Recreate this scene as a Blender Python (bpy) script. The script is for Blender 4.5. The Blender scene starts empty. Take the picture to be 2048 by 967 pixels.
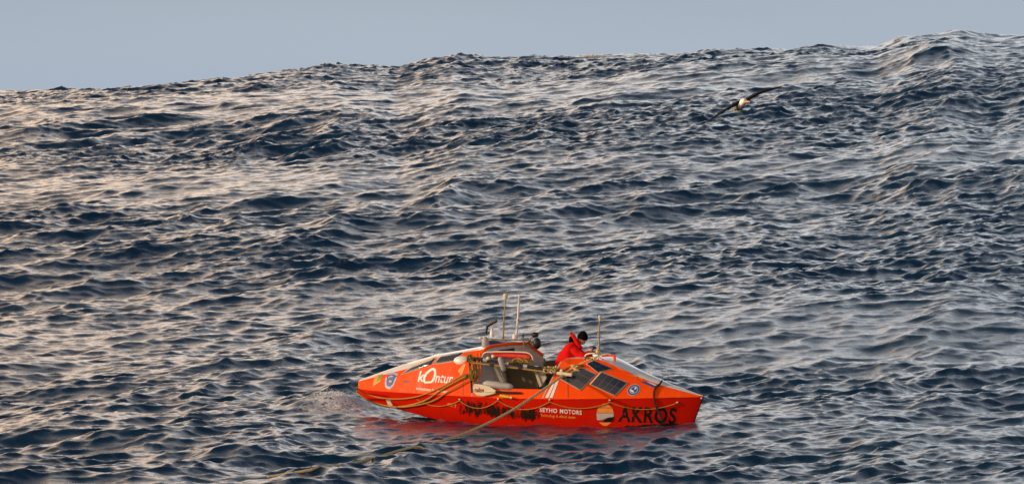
import bpy, bmesh, math, random
import numpy as np
from mathutils import Vector, Matrix, Euler
from mathutils.bvhtree import BVHTree

random.seed(7); np.random.seed(7)
R = math.radians
S = bpy.context.scene
COL = S.collection

# ------------------------------------------------------------------ camera, sky, sun, exposure
W, H = 2048.0, 967.0
LENS = 200.0
FPX = LENS / 36.0 * W
PITCH = R(1.5)
DB = 132.6                                   # metres from the camera to the boat
CAM_Z = DB * math.tan(PITCH + math.atan((857 - 483.5) / FPX))
cam_d = bpy.data.cameras.new('camera'); cam = bpy.data.objects.new('camera', cam_d); COL.objects.link(cam)
cam.location = (0, 0, CAM_Z); cam.rotation_euler = (R(90) - PITCH, 0, 0)
cam_d.lens = LENS; cam_d.sensor_width = 36; cam_d.clip_start = 1; cam_d.clip_end = 60000
cam_d.dof.use_dof = True; cam_d.dof.focus_distance = 190; cam_d.dof.aperture_fstop = 9
S.camera = cam
S.render.resolution_x = 1024; S.render.resolution_y = 483

SUN_AZ, SUN_EL = R(-102), R(16)                # azimuth from the view direction (+Y), minus = to the left
wd = bpy.data.worlds.new('World'); S.world = wd; wd.use_nodes = True
wn = wd.node_tree; wn.nodes.clear()
def nd(t, typ, **k):
    n = t.nodes.new(typ)
    for a, b in k.items(): setattr(n, a, b)
    return n
sky = nd(wn, 'ShaderNodeTexSky', sky_type='NISHITA', sun_disc=False, sun_elevation=SUN_EL, sun_rotation=SUN_AZ,
         altitude=0, air_density=1.0, dust_density=1.0, ozone_density=3.0)
bg = nd(wn, 'ShaderNodeBackground'); wo = nd(wn, 'ShaderNodeOutputWorld')
# a thin high veil of warm-lit cloud over the Nishita sky, clear of the horizon band
tc = nd(wn, 'ShaderNodeTexCoord'); sep = nd(wn, 'ShaderNodeSeparateXYZ')
wn.links.new(tc.outputs['Generated'], sep.inputs[0])
mr = nd(wn, 'ShaderNodeMapRange', interpolation_type='SMOOTHSTEP')
mr.inputs['From Min'].default_value = 0.01; mr.inputs['From Max'].default_value = 0.12
mr.inputs['To Min'].default_value = 0.0; mr.inputs['To Max'].default_value = 0.9
wn.links.new(sep.outputs['Z'], mr.inputs['Value'])
mpw = nd(wn, 'ShaderNodeMapping'); mpw.inputs['Scale'].default_value = (1, 1, 4)
nzw = nd(wn, 'ShaderNodeTexNoise'); nzw.inputs['Scale'].default_value = 1.6; nzw.inputs['Detail'].default_value = 5
wn.links.new(tc.outputs['Generated'], mpw.inputs[0]); wn.links.new(mpw.outputs[0], nzw.inputs[0])
cr = nd(wn, 'ShaderNodeMapRange'); cr.inputs['From Min'].default_value = .3; cr.inputs['From Max'].default_value = .65
cr.inputs['To Min'].default_value = .75; cr.inputs['To Max'].default_value = 1.1
wn.links.new(nzw.outputs['Fac'], cr.inputs['Value'])
# veil colour: peach towards the low sun, pale grey away from it
dt = nd(wn, 'ShaderNodeVectorMath', operation='DOT_PRODUCT')
dt.inputs[1].default_value = (math.sin(SUN_AZ), math.cos(SUN_AZ), 0)
wn.links.new(tc.outputs['Generated'], dt.inputs[0])
ramp = nd(wn, 'ShaderNodeValToRGB')
SKY_STOPS = [(0.0, (7.0, 8.0, 9.5)), (0.25, (13.8, 15, 16.6)), (0.37, (17, 17.4, 18)), (0.475, (31, 21.6, 14.4)), (.75, (38, 25, 15.0))]
el = ramp.color_ramp.elements
while len(el) < len(SKY_STOPS): el.new(.5)
for e, (p_, c_) in zip(el, SKY_STOPS): e.position = p_; e.color = (*[v / 38 for v in c_], 1)
m01 = nd(wn, 'ShaderNodeMapRange'); m01.inputs['From Min'].default_value = -1
wn.links.new(dt.outputs['Value'], m01.inputs['Value']); wn.links.new(m01.outputs[0], ramp.inputs[0])
sc_ = nd(wn, 'ShaderNodeVectorMath', operation='SCALE'); wn.links.new(ramp.outputs[0], sc_.inputs[0])
mul = nd(wn, 'ShaderNodeMath', operation='MULTIPLY'); mul.inputs[1].default_value = 38
wn.links.new(cr.outputs[0], mul.inputs[0]); wn.links.new(mul.outputs[0], sc_.inputs['Scale'])
mx = nd(wn, 'ShaderNodeMix', data_type='RGBA'); mx.clamp_result = False
# higher up the veil thins out to clear sky
mt = nd(wn, 'ShaderNodeMapRange', interpolation_type='SMOOTHSTEP')
mt.inputs['From Min'].default_value = 0.14; mt.inputs['From Max'].default_value = 0.62
mt.inputs['To Min'].default_value = 1.0; mt.inputs['To Max'].default_value = 0.02
wn.links.new(sep.outputs['Z'], mt.inputs['Value'])
mv = nd(wn, 'ShaderNodeMath', operation='MULTIPLY'); wn.links.new(mr.outputs[0], mv.inputs[0]); wn.links.new(mt.outputs[0], mv.inputs[1])
wn.links.new(mv.outputs[0], mx.inputs[0]); wn.links.new(sky.outputs[0], mx.inputs[6]); wn.links.new(sc_.outputs[0], mx.inputs[7])
# the haze band low over the horizon, cool blue grey
mh = nd(wn, 'ShaderNodeMapRange', interpolation_type='SMOOTHSTEP')
mh.inputs['From Min'].default_value = 0.0; mh.inputs['From Max'].default_value = 0.09
mh.inputs['To Min'].default_value = 0.88; mh.inputs['To Max'].default_value = 0.0
wn.links.new(sep.outputs['Z'], mh.inputs['Value'])
mx2 = nd(wn, 'ShaderNodeMix', data_type='RGBA'); mx2.clamp_result = False
nzh = nd(wn, 'ShaderNodeTexNoise'); nzh.inputs['Scale'].default_value = 5; nzh.inputs['Detail'].default_value = 4; mph = nd(wn, 'ShaderNodeMapping'); mph.inputs['Scale'].default_value = (1, 1, 7)
wn.links.new(tc.outputs['Generated'], mph.inputs[0]); wn.links.new(mph.outputs[0], nzh.inputs[0])
rph = nd(wn, 'ShaderNodeMix', data_type='RGBA'); rph.clamp_result = False; rph.inputs[6].default_value = (5.4, 6.5, 8.3, 1); rph.inputs[7].default_value = (7.0, 8.1, 9.4, 1)
wn.links.new(nzh.outputs['Fac'], rph.inputs[0]); wn.links.new(rph.outputs[2], mx2.inputs[7])
wn.links.new(mh.outputs[0], mx2.inputs[0]); wn.links.new(mx.outputs[2], mx2.inputs[6])
wn.links.new(mx2.outputs[2], bg.inputs[0]); bg.inputs[1].default_value = 0.07
wn.links.new(bg.outputs[0], wo.inputs[0])

sl = bpy.data.lights.new('sun', 'SUN'); sun = bpy.data.objects.new('sun', sl); COL.objects.link(sun)
sl.energy = 3.0; sl.angle = R(2.0); sl.color = (1.0, .78, .55)
sd = Vector((math.sin(SUN_AZ) * math.cos(SUN_EL), math.cos(SUN_AZ) * math.cos(SUN_EL), math.sin(SUN_EL)))
sun.rotation_euler = sd.to_track_quat('Z', 'Y').to_euler(); sun.location = (-60, 150, 60)
S.view_settings.view_transform = 'Standard'; S.view_settings.look = 'None'
S.view_settings.exposure = 0.0; S.view_settings.gamma = 1.0
S.cycles.use_denoising = True; S.cycles.max_bounces = 6; S.cycles.sample_clamp_indirect = 8

# ------------------------------------------------------------------ helpers
def tag(o, label=None, cat=None, group=None, kind=None):
    if label: o['label'] = label
    if cat: o['category'] = cat
    if group: o['group'] = group
    if kind: o['kind'] = kind
    return o
def link(name, me, mat=None, parent=None, mw=None):
    o = bpy.data.objects.new(name, me); COL.objects.link(o)
    if mat is not None and me is not None and not me.materials: me.materials.append(mat)
    if parent: o.parent = parent
    if mw is not None: o.matrix_basis = mw
    return o
def empty(name, mw=None):
    o = bpy.data.objects.new(name, None); COL.objects.link(o); o.empty_display_size = .2
    if mw is not None: o.matrix_basis = mw
    return o
def cam_ray(px, py):
    """direction from the camera through a point measured in the photograph (world space)"""
    d = Vector(((px - W / 2) / FPX, 1.0, (H / 2 - py) / FPX))
    d.rotate(Euler((-PITCH, 0, 0))); return d

# ------------------------------------------------------------------ the sea
def band(N, L, lmin, lmax, slope, wdir, spread, seed, iso=.06, power=4.0):
    """one periodic patch of wind waves: heights and horizontal shifts, scaled to an rms slope"""
    rng = np.random.default_rng(seed)
    k1 = 2 * np.pi * np.fft.fftfreq(N, L / N)
    kx, ky = np.meshgrid(k1, k1, indexing='ij'); k = np.hypot(kx, ky); k[0, 0] = 1
    lam = 2 * np.pi / k
    th = np.arctan2(ky, kx) - wdir
    P = k ** -power * (np.abs(np.cos(th)) ** (2 * spread) + iso)
    edge = 1 / (1 + np.exp(-(lam - lmin) / (lmin * .12))) / (1 + np.exp((lam - lmax) / (lmax * .12)))
    A = np.sqrt(P) * edge; A[0, 0] = 0
    h = A * (rng.normal(size=(N, N)) + 1j * rng.normal(size=(N, N)))
    z = np.fft.ifft2(h).real
    sx = np.fft.ifft2(1j * kx * h).real; sy = np.fft.ifft2(1j * ky * h).real
    f = slope / math.sqrt((sx ** 2 + sy ** 2).mean())
    dx = np.fft.ifft2(1j * kx / k * h).real * f; dy = np.fft.ifft2(1j * ky / k * h).real * f
    return dict(N=N, L=L, z=z * f, dx=dx, dy=dy)
def samp(b, x, y, rot, ox=0, oy=0):
    c, s = math.cos(rot), math.sin(rot)
    u = ((c * x + s * y + ox) / b['L']) * b['N']; v = ((-s * x + c * y + oy) / b['L']) * b['N']
    iu = np.floor(u).astype(np.int64); iv = np.floor(v).astype(np.int64)
    fu = u - iu; fv = v - iv; N = b['N']; i0 = iu % N; i1 = (iu + 1) % N; j0 = iv % N; j1 = (iv + 1) % N
    w00 = (1 - fu) * (1 - fv); w10 = fu * (1 - fv); w01 = (1 - fu) * fv; w11 = fu * fv
    g = lambda a: a[i0, j0] * w00 + a[i1, j0] * w10 + a[i0, j1] * w01 + a[i1, j1] * w11
    z, dx, dy = g(b['z']), g(b['dx']), g(b['dy'])
    return z, c * dx - s * dy, s * dx + c * dy
# rotation of a band is added to its wave direction; waves run mostly along the view, swung a little
BA = band(512, 380, 6, 45, .05, R(-30), 1.5, 11)
BB = band(1024, 83, .55, 6, .16, R(-44), 2.4, 12, power=3.55, iso=.03)
BC = band(1024, 31, .26, 1.1, .165, R(-44), 2.4, 13, power=3.5)
BD = band(1024, 23, .26, 1.0, .11, R(-66), 2.0, 14, power=3.4)
BE = band(512, 71, 2.2, 7, .075, R(-38), 3.0, 21, power=3.0, iso=.06)
BG = band(256, 120, 12, 60, .05, R(80), .5, 15, iso=.6)            # gust patches: where the chop is rough or smooth
def sstep(t): t = np.clip(t, 0, 1); return t * t * (3 - 2 * t)
SKY_A = np.array([-6.5, -5.14, -3.8, -2.6, -1.6, -.55, 0, .8, 1.7, 2.7, 3.6, 4.4, 5.14, 6.5])
SKY_H = np.array([7.55, 7.6, 7.65, 8.1, 8.6, 9.2, 9.2, 9.3, 9.6, 9.85, 10.2, 10.7, 10.7, 10.2])
SKY_CA = (np.array([0, 120, 280, 430, 560, 680, 800, 920, 1000, 1200, 1300, 1480, 1600, 1750, 1820, 1900, 1980, 2048]) - 1024) / FPX * 57.3
SKY_CH = np.array([.22, .33, .36, .33, .38, .32, -.21, .06, .03, .32, .42, .33, .23, -.08, .20, .30, -.03, .12])
YC = 300.0
BOAT_X, BOAT_YAW = 0.40, R(-25)
def swell(x, y):
    a = np.degrees(np.arctan2(x, np.maximum(y, 1)))
    hc = np.interp(a, SKY_A, SKY_H) + np.interp(a, SKY_CA, SKY_CH)
    t = (y - 122) / (YC - 122)
    up = np.where(t < 1, .55 * sstep(t) + .45 * np.clip(t, 0, 1) * (1 - .0 * t), 1)
    up = np.where(t > .0, up, 0)
    up = up * hc
    over = np.cos(np.clip((y - YC) / 190, 0, 1) * np.pi) * .5 + .5
    far = 3.0
    z = np.where(y <= YC, up, far + (hc - far) * over)
    return z
def sea(x, y, chop=True):
    x = np.asarray(x, float); y = np.asarray(y, float)
    z = swell(x, y)
    far = 1 - sstep((y - 420) / 600)
    bx = x - BOAT_X; by = y - DB
    c, s = math.cos(-BOAT_YAW), math.sin(-BOAT_YAW)
    u = c * bx - s * by; v = s * bx + c * by                       # boat's own axes
    r = np.hypot(u / 6.0, v / 5.0)
    calm = .28 + .72 * sstep((r - .75) / 1.0)
    calm_s = .75 + .25 * sstep((r - .6) / .8)
    g = samp(BG, x, y, .3)[0] / .35
    gust = np.clip(1.0 + .5 * g, .5, 1.6)
    zA, xA, yA = samp(BA, x, y, 0, 40, 60)
    zB, xB, yB = samp(BB, x, y, .12, 10, 5)
    zE, xE, yE = samp(BE, x, y, .05, 3, 31); grp = np.clip(.9 + 1.0 * samp(BG, x, y, 1.1, 33, 70)[0] / .35, .15, 2)
    zB = zB + zE * grp; xB = xB + xE * grp * 1.25; yB = yB + yE * grp * 1.25
    zC, xC, yC = samp(BC, x, y, -.21)
    zD, xD, yD = samp(BD, x, y, .37)
    z = z + zA * calm * np.clip(far + .3, 0, 1) + zB * far * calm * (.75 + .25 * gust) + (zC + zD) * gust * far * calm_s
    # the hollow the boat sits in
    near = np.exp(-(v / 2.6) ** 2)
    z = z + near * (-.10 + np.where(u > 0, .10, .02) * np.clip(np.abs(u) / 4.3, 0, 1.4) ** 2) * np.exp(-(np.clip(np.abs(u) - 5, 0, 9)) ** 2)
    mnd = np.exp(-((u + 5.1) / .95) ** 2 - ((v - .1) / 1.2) ** 2); z = z + .36 * mnd + .10 * np.exp(-((u + 3.4) / 1.3) ** 2 - ((v + 2.0) / .6) ** 2)
    ck = 1.0
    X = x + ck * (xA * .8 * calm + (xB * 1.0 * calm + (xC + xD) * .9 * gust * calm_s) * far)
    Y = y + ck * (yA * .8 * calm + (yB * 1.0 * calm + (yC + yD) * .9 * gust * calm_s) * far)
    return X, Y, z, (u, v)
def build_sea():
    a = np.radians(np.linspace(-6.3, 6.3, 800))
    st = np.degrees(a[1] - a[0]); o_ = []; q = 6.3
    while q < 68: st *= 1.16; q += st; o_.append(q)
    o_ = np.radians(np.array(o_)); a = np.concatenate([-o_[::-1], a, o_])
    y1 = np.linspace(40, 106, 30, endpoint=False)
    n = 1480; t = np.linspace(0, 1, n); y2 = 106 * (312 / 106.0) ** t
    y2 = 106 + (y2 - 106)
    y3 = [312]; st = .3
    while y3[-1] < 26000: st *= 1.13; y3.append(y3[-1] + st)
    y = np.concatenate([y1, y2, y3[1:]])
    AA, YY = np.meshgrid(a, y, indexing='xy')
    XX = YY * np.tan(AA)
    X, Y, Z, (u, v) = sea(XX, YY)
    Rr = np.hypot(X, Y); Z = Z - (Rr / 1000) ** 2 * .078          # the earth's curve
    nr, nc = X.shape
    co = np.stack([X, Y, Z], -1).reshape(-1, 3).astype(np.float32)
    idx = np.arange(nr * nc).reshape(nr, nc)
    f = np.stack([idx[:-1, :-1], idx[:-1, 1:], idx[1:, 1:], idx[1:, :-1]], -1).reshape(-1).astype(np.int32)
    me = bpy.data.meshes.new('sea'); me.vertices.add(len(co)); me.vertices.foreach_set('co', co.reshape(-1))
    nf = len(f) // 4; me.loops.add(len(f)); me.loops.foreach_set('vertex_index', f)
    me.polygons.add(nf); me.polygons.foreach_set('loop_start', np.arange(0, len(f), 4, dtype=np.int32))
    try: me.polygons.foreach_set('loop_total', np.full(nf, 4, np.int32))
    except Exception: pass
    me.update(calc_edges=True); me.polygons.foreach_set('use_smooth', np.ones(nf, bool))
    # foam where the surface folds together at breaking crests, and round the hull
    JX = np.gradient(X, axis=1) / np.maximum(np.gradient(XX, axis=1), 1e-6)
    JY = np.gradient(Y, axis=0) / np.gradient(YY, axis=0)
    fold = np.clip(.34 - JX * JY, 0, 1) * 2.0
    fold = np.where((YY > 108) & (YY < 320), fold, 0)
    hb = .97 * np.sqrt(np.clip(1 - (u / 4.5) ** 2, 0, 1)); dh = np.abs(np.abs(v) - hb * .8)
    fold = np.maximum(fold, .16 * np.exp(-(dh / .16) ** 2) * (np.abs(u) < 4.4))
    fold = np.maximum(fold, 1.6 * np.exp(-((u + 4.75) / .62) ** 2 - ((v + .1) / 1.0) ** 2))
    fold = np.maximum(fold, .9 * np.exp(-((u + 4.6) / .9) ** 2 - ((v + 1.3) / .5) ** 2))
    at = me.attributes.new('foam', 'FLOAT', 'POINT'); at.data.foreach_set('value', fold.reshape(-1).astype(np.float32))
    print('sea', nr, nc, nf * 2, 'fold share', (fold > .02).mean())
    return me, (X[:1520], Y[:1520], Z[:1520])

def mat(name, col, rough=.5, metal=0, bump=0, scale=20, var=.15, coat=0, ior=1.45, spec=.5):
    """a painted or plain surface: slight colour variation and fine relief"""
    m = bpy.data.materials.new(name); m.use_nodes = True; t = m.node_tree; b = t.nodes['Principled BSDF']
    b.inputs['Roughness'].default_value = rough; b.inputs['Metallic'].default_value = metal
    b.inputs['IOR'].default_value = ior; b.inputs['Coat Weight'].default_value = coat
    b.inputs['Specular IOR Level'].default_value = spec
    c = nd(t, 'ShaderNodeTexCoord'); n = nd(t, 'ShaderNodeTexNoise'); n.inputs['Scale'].default_value = scale; n.inputs['Detail'].default_value = 5
    t.links.new(c.outputs['Object'], n.inputs[0])
    x = nd(t, 'ShaderNodeMix', data_type='RGBA'); x.inputs[6].default_value = (*[v * (1 - var) for v in col], 1)
    x.inputs[7].default_value = (*[min(1, v * (1 + var)) for v in col], 1)
    t.links.new(n.outputs['Fac'], x.inputs[0]); t.links.new(x.outputs[2], b.inputs['Base Color'])
    if bump:
        bp = nd(t, 'ShaderNodeBump'); bp.inputs['Strength'].default_value = bump; bp.inputs['Distance'].default_value = .01
        t.links.new(n.outputs['Fac'], bp.inputs['Height']); t.links.new(bp.outputs[0], b.inputs['Normal'])
    return m

def sea_mat():
    m = bpy.data.materials.new('sea_water'); m.use_nodes = True; t = m.node_tree; b = t.nodes['Principled BSDF']
    c = nd(t, 'ShaderNodeTexCoord')
    mp = nd(t, 'ShaderNodeMapping'); mp.inputs['Rotation'].default_value = (0, 0, R(45)); mp.inputs['Scale'].default_value = (1.6, .9, 1)
    n1 = nd(t, 'ShaderNodeTexNoise'); n1.inputs['Scale'].default_value = 6; n1.inputs['Detail'].default_value = 6; n1.inputs['Roughness'].default_value = .68
    t.links.new(c.outputs['Object'], mp.inputs[0]); t.links.new(mp.outputs[0], n1.inputs[0])
    bp = nd(t, 'ShaderNodeBump'); bp.inputs['Strength'].default_value = 1.0; bp.inputs['Distance'].default_value = .02
    t.links.new(n1.outputs['Fac'], bp.inputs['Height'])
    b.inputs['Base Color'].default_value = (.005, .034, .072, 1); b.inputs['IOR'].default_value = 1.34
    b.inputs['Roughness'].default_value = .07
    t.links.new(bp.outputs[0], b.inputs['Normal'])
    at = nd(t, 'ShaderNodeAttribute', attribute_name='foam')
    n2 = nd(t, 'ShaderNodeTexNoise'); n2.inputs['Scale'].default_value = 9; n2.inputs['Detail'].default_value = 6; t.links.new(c.outputs['Object'], n2.inputs[0])
    mm = nd(t, 'ShaderNodeMath', operation='MULTIPLY'); r2 = nd(t, 'ShaderNodeMapRange'); r2.inputs['From Min'].default_value = .36; r2.inputs['From Max'].default_value = .56
    t.links.new(n2.outputs['Fac'], r2.inputs['Value']); t.links.new(r2.outputs[0], mm.inputs[0]); t.links.new(at.outputs['Fac'], mm.inputs[1])
    cl = nd(t, 'ShaderNodeClamp'); t.links.new(mm.outputs[0], cl.inputs[0])
    fo = nd(t, 'ShaderNodeBsdfDiffuse'); fo.inputs[0].default_value = (.75, .75, .74, 1)
    ms = nd(t, 'ShaderNodeMixShader'); t.links.new(cl.outputs[0], ms.inputs[0]); t.links.new(b.outputs[0], ms.inputs[1]); t.links.new(fo.outputs[0], ms.inputs[2])
    t.links.new(ms.outputs[0], t.nodes['Material Output'].inputs[0])
    return m
sea_me, (SX, SY, SZ) = build_sea()
sea_o = link('sea', sea_me, sea_mat()); tag(sea_o, 'dark blue wind-roughened ocean rising to a long swell crest', 'sea', kind='structure')

# ------------------------------------------------------------------ the rowing boat: its frame and measured lines
ROLL = R(4)
MB_ = Matrix.Translation((BOAT_X, DB, 0)) @ Matrix.Rotation(BOAT_YAW, 4, 'Z') @ Matrix.Rotation(ROLL, 4, 'X')
MBI = MB_.inverted()
def proj(p):
    """boat-frame point -> position measured as in the photograph"""
    w = MB_ @ Vector(p); w = w - cam.location; w.rotate(Euler((PITCH, 0, 0)))
    return W / 2 + FPX * w.x / w.y, H / 2 - FPX * w.z / w.y
CO = MBI @ Vector(cam.location)
def loc(px, py, y):
    """boat-frame point seen at (px,py) on the lengthwise plane y"""
    d = MBI.to_3x3() @ cam_ray(px, py)
    return CO + d * ((y - CO.y) / d.y)
def zline(x, y, curve):
    lo, hi = -1.5, 4.0
    xs = [c[0] for c in curve]; ys = [c[1] for c in curve]
    for _ in range(40):
        m = (lo + hi) / 2; px, py = proj((x, y, m))
        if py > np.interp(px, xs, ys): lo = m
        else: hi = m
    return (lo + hi) / 2

class Mesh:
    """collects rings, boxes and tubes; build() links them as one mesh object"""
    def __init__(s): s.v = []; s.f = []; s.m = []
    def add(s, vs, fs, mi=0):
        n = len(s.v); s.v += [tuple(v) for v in vs]; s.f += [tuple(n + i for i in f) for f in fs]; s.m += [mi] * len(fs); return s
    def tube(s, pts, r, n=8, cap=True, mi=0):
        pts = [Vector(p) for p in pts]
        if not hasattr(r, '__len__'): r = [r] * len(pts)
        vs = []; up = None
        for i, p in enumerate(pts):
            t = (pts[min(i + 1, len(pts) - 1)] - pts[max(i - 1, 0)])
            t = t.normalized() if t.length > 1e-9 else Vector((0, 0, 1))
            if up is None: up = Vector((0, 0, 1)) if abs(t.z) < .9 else Vector((1, 0, 0))
            a = (up - t * up.dot(t)).normalized(); up = a; b = t.cross(a)
            for k in range(n):
                q = 2 * math.pi * k / n; vs.append(p + (a * math.cos(q) + b * math.sin(q)) * r[i])
        fs = []
        for i in range(len(pts) - 1):
            for k in range(n):
                fs.append((i * n + k, i * n + (k + 1) % n, (i + 1) * n + (k + 1) % n, (i + 1) * n + k))
        if cap: fs.append(tuple(range(n))[::-1]); fs.append(tuple(range((len(pts) - 1) * n, len(pts) * n)))
        return s.add(vs, fs, mi)
    def ball(s, c, r, n=12, m=8, mi=0):
        c = Vector(c); r = r if hasattr(r, '__len__') else (r, r, r); vs = []; fs = []
        for i in range(1, m):
            th = math.pi * i / m
            for k in range(n):
                q = 2 * math.pi * k / n
                vs.append((c.x + r[0] * math.sin(th) * math.cos(q), c.y + r[1] * math.sin(th) * math.sin(q), c.z + r[2] * math.cos(th)))
        t = len(vs); vs.append((c.x, c.y, c.z + r[2])); vs.append((c.x, c.y, c.z - r[2]))
        for i in range(m - 2):
            for k in range(n): fs.append((i * n + k, (i + 1) * n + k, (i + 1) * n + (k + 1) % n, i * n + (k + 1) % n))
        for k in range(n):
            fs.append((t, k, (k + 1) % n)); fs.append((t + 1, (m - 2) * n + (k + 1) % n, (m - 2) * n + k))
        return s.add(vs, fs, mi)
    def box(s, a, b, mi=0, m=None):
        vs = [Vector((x, y, z)) for x in (a[0], b[0]) for y in (a[1], b[1]) for z in (a[2], b[2])]
        if m: vs = [m @ v for v in vs]
        return s.add(vs, [(0, 1, 3, 2), (4, 6, 7, 5), (0, 4, 5, 1), (2, 3, 7, 6), (0, 2, 6, 4), (1, 5, 7, 3)], mi)
    def slab(s, ring, off, mi=0):
        """a closed outline given thickness along the vector off"""
        n = len(ring); off = Vector(off); vs = [Vector(p) for p in ring] + [Vector(p) + off for p in ring]
        fs = [tuple(range(n)), tuple(range(n, 2 * n))[::-1]] + [(i, (i + 1) % n, n + (i + 1) % n, n + i) for i in range(n)]
        return s.add(vs, fs, mi)
    def build(s, name, mats, parent=None, smooth=35, origin=None, bevel=0, label=None):
        me = bpy.data.meshes.new(name); vv = s.v
        if origin is not None: vv = [(v[0] - origin[0], v[1] - origin[1], v[2] - origin[2]) for v in vv]
        me.from_pydata(vv, [], s.f)
        for m in (mats if isinstance(mats, (list, tuple)) else [mats]): me.materials.append(m)
        me.polygons.foreach_set('material_index', s.m)
        bm = bmesh.new(); bm.from_mesh(me); bmesh.ops.recalc_face_normals(bm, faces=bm.faces); bm.to_mesh(me); bm.free()
        if smooth:
            me.polygons.foreach_set('use_smooth', [True] * len(me.polygons)); me.set_sharp_from_angle(angle=R(smooth))
        me.update(); o = link(name, me, None, parent)
        if bevel:
            b = o.modifiers.new('edge', 'BEVEL'); b.width = bevel; b.segments = 2; b.limit_method = 'ANGLE'
        if label: o['label'] = label
        return o

def bez(pts, n=10):
    """smooth curve through the points"""
    P = [Vector(p) for p in pts]; out = []
    for i in range(len(P) - 1):
        a, b, c, d = P[max(i - 1, 0)], P[i], P[i + 1], P[min(i + 2, len(P) - 1)]
        for k in range(n):
            t = k / n; out.append(.5 * ((2 * b) + (c - a) * t + (2 * a - 5 * b + 4 * c - d) * t * t + (3 * b - a - 3 * c + d) * t ** 3))
    return out + [P[-1]]

# paints
def hull_paint(name, col, stain_shade=False):
    m = mat(name, col, .4, coat=.0, scale=3, var=.1, spec=.08); t = m.node_tree; b = t.nodes['Principled BSDF']
    c = nd(t, 'ShaderNodeTexCoord'); n = nd(t, 'ShaderNodeTexNoise'); n.inputs['Scale'].default_value = 2.2; n.inputs['Detail'].default_value = 8; n.inputs['Roughness'].default_value = .7
    mp = nd(t, 'ShaderNodeMapping'); mp.inputs['Scale'].default_value = (3.0, 1, 1.3); t.links.new(c.outputs['Object'], mp.inputs[0]); t.links.new(mp.outputs[0], n.inputs[0])
    # scuffs and salt: rougher where worn
    rr = nd(t, 'ShaderNodeMapRange'); rr.inputs['From Min'].default_value = .4; rr.inputs['From Max'].default_value = .7; rr.inputs['To Min'].default_value = .32; rr.inputs['To Max'].default_value = .6
    t.links.new(n.outputs['Fac'], rr.inputs['Value']); t.links.new(rr.outputs[0], b.inputs['Roughness'])
    # dried salt and scuffing in faint vertical runs
    ns = nd(t, 'ShaderNodeTexNoise'); ns.inputs['Scale'].default_value = 5; ns.inputs['Detail'].default_value = 9; ns.inputs['Roughness'].default_value = .75
    ms_ = nd(t, 'ShaderNodeMapping'); ms_.inputs['Scale'].default_value = (3.2, 1.5, .45); ms_.inputs['Location'].default_value = (3, 1, 7)
    t.links.new(c.outputs['Object'], ms_.inputs[0]); t.links.new(ms_.outputs[0], ns.inputs[0])
    rs = nd(t, 'ShaderNodeMapRange'); rs.inputs['From Min'].default_value = .52; rs.inputs['From Max'].default_value = .78; rs.inputs['To Max'].default_value = .30
    t.links.new(ns.outputs['Fac'], rs.inputs['Value']); o0 = b.inputs['Base Color'].links[0].from_socket
    xs_ = nd(t, 'ShaderNodeMix', data_type='RGBA'); xs_.inputs[7].default_value = (.62, .36, .26, 1) if not stain_shade else (.30, .05, .03, 1)
    t.links.new(rs.outputs[0], xs_.inputs[0]); t.links.new(o0, xs_.inputs[6]); t.links.new(xs_.outputs[2], b.inputs['Base Color'])
    if not stain_shade: return m
    # weed and goose-barnacle growth: dark ragged patches low on the side; waterline shade painted in too
    sx = nd(t, 'ShaderNodeSeparateXYZ'); t.links.new(c.outputs['Object'], sx.inputs[0])
    def M(op, a, b_=None, c_=None):
        q = nd(t, 'ShaderNodeMath', operation=op)
        for i, v in enumerate((a, b_, c_)):
            if v is None: continue
            if isinstance(v, (int, float)): q.inputs[i].default_value = v
            else: t.links.new(v, q.inputs[i])
        return q.outputs[0]
    def blob(cx, cz, wx, wz, amp):
        dx = M('DIVIDE', M('SUBTRACT', sx.outputs[0], cx), wx); dz = M('DIVIDE', M('SUBTRACT', sx.outputs[2], cz), wz)
        d = M('ADD', M('MULTIPLY', dx, dx), M('MULTIPLY', dz, dz))
        return M('MULTIPLY', M('MAXIMUM', M('SUBTRACT', 1, d), 0), amp)
    tot = None
    for bl in STAINS:
        q = blob(*bl); tot = q if tot is None else M('ADD', tot, q)
    wl_shade = nd(t, 'ShaderNodeMapRange'); wl_shade.inputs['From Min'].default_value = .34; wl_shade.inputs['From Max'].default_value = -.02; wl_shade.inputs['To Max'].default_value = .5  # contact shadow at the water painted into the hull colour
    t.links.new(sx.outputs[2], wl_shade.inputs['Value']); tot = M('ADD', tot, wl_shade.outputs[0])
    n3 = nd(t, 'ShaderNodeTexNoise'); n3.inputs['Scale'].default_value = 7; n3.inputs['Detail'].default_value = 7; n3.inputs['Roughness'].default_value = .75
    mp3 = nd(t, 'ShaderNodeMapping'); mp3.inputs['Scale'].default_value = (1.6, 1, .55); t.links.new(c.outputs['Object'], mp3.inputs[0]); t.links.new(mp3.outputs[0], n3.inputs[0])
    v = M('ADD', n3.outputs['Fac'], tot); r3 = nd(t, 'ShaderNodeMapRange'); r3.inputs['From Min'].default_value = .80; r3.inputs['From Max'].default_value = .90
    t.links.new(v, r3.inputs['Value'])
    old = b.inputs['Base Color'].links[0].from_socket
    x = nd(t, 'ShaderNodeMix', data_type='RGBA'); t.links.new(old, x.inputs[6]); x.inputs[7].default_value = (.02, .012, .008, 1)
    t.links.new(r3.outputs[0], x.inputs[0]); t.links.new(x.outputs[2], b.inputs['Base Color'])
    bp = nd(t, 'ShaderNodeBump'); bp.inputs['Distance'].default_value = .03; t.links.new(r3.outputs[0], bp.inputs['Height']); t.links.new(bp.outputs[0], b.inputs['Normal'])
    return m

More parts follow.
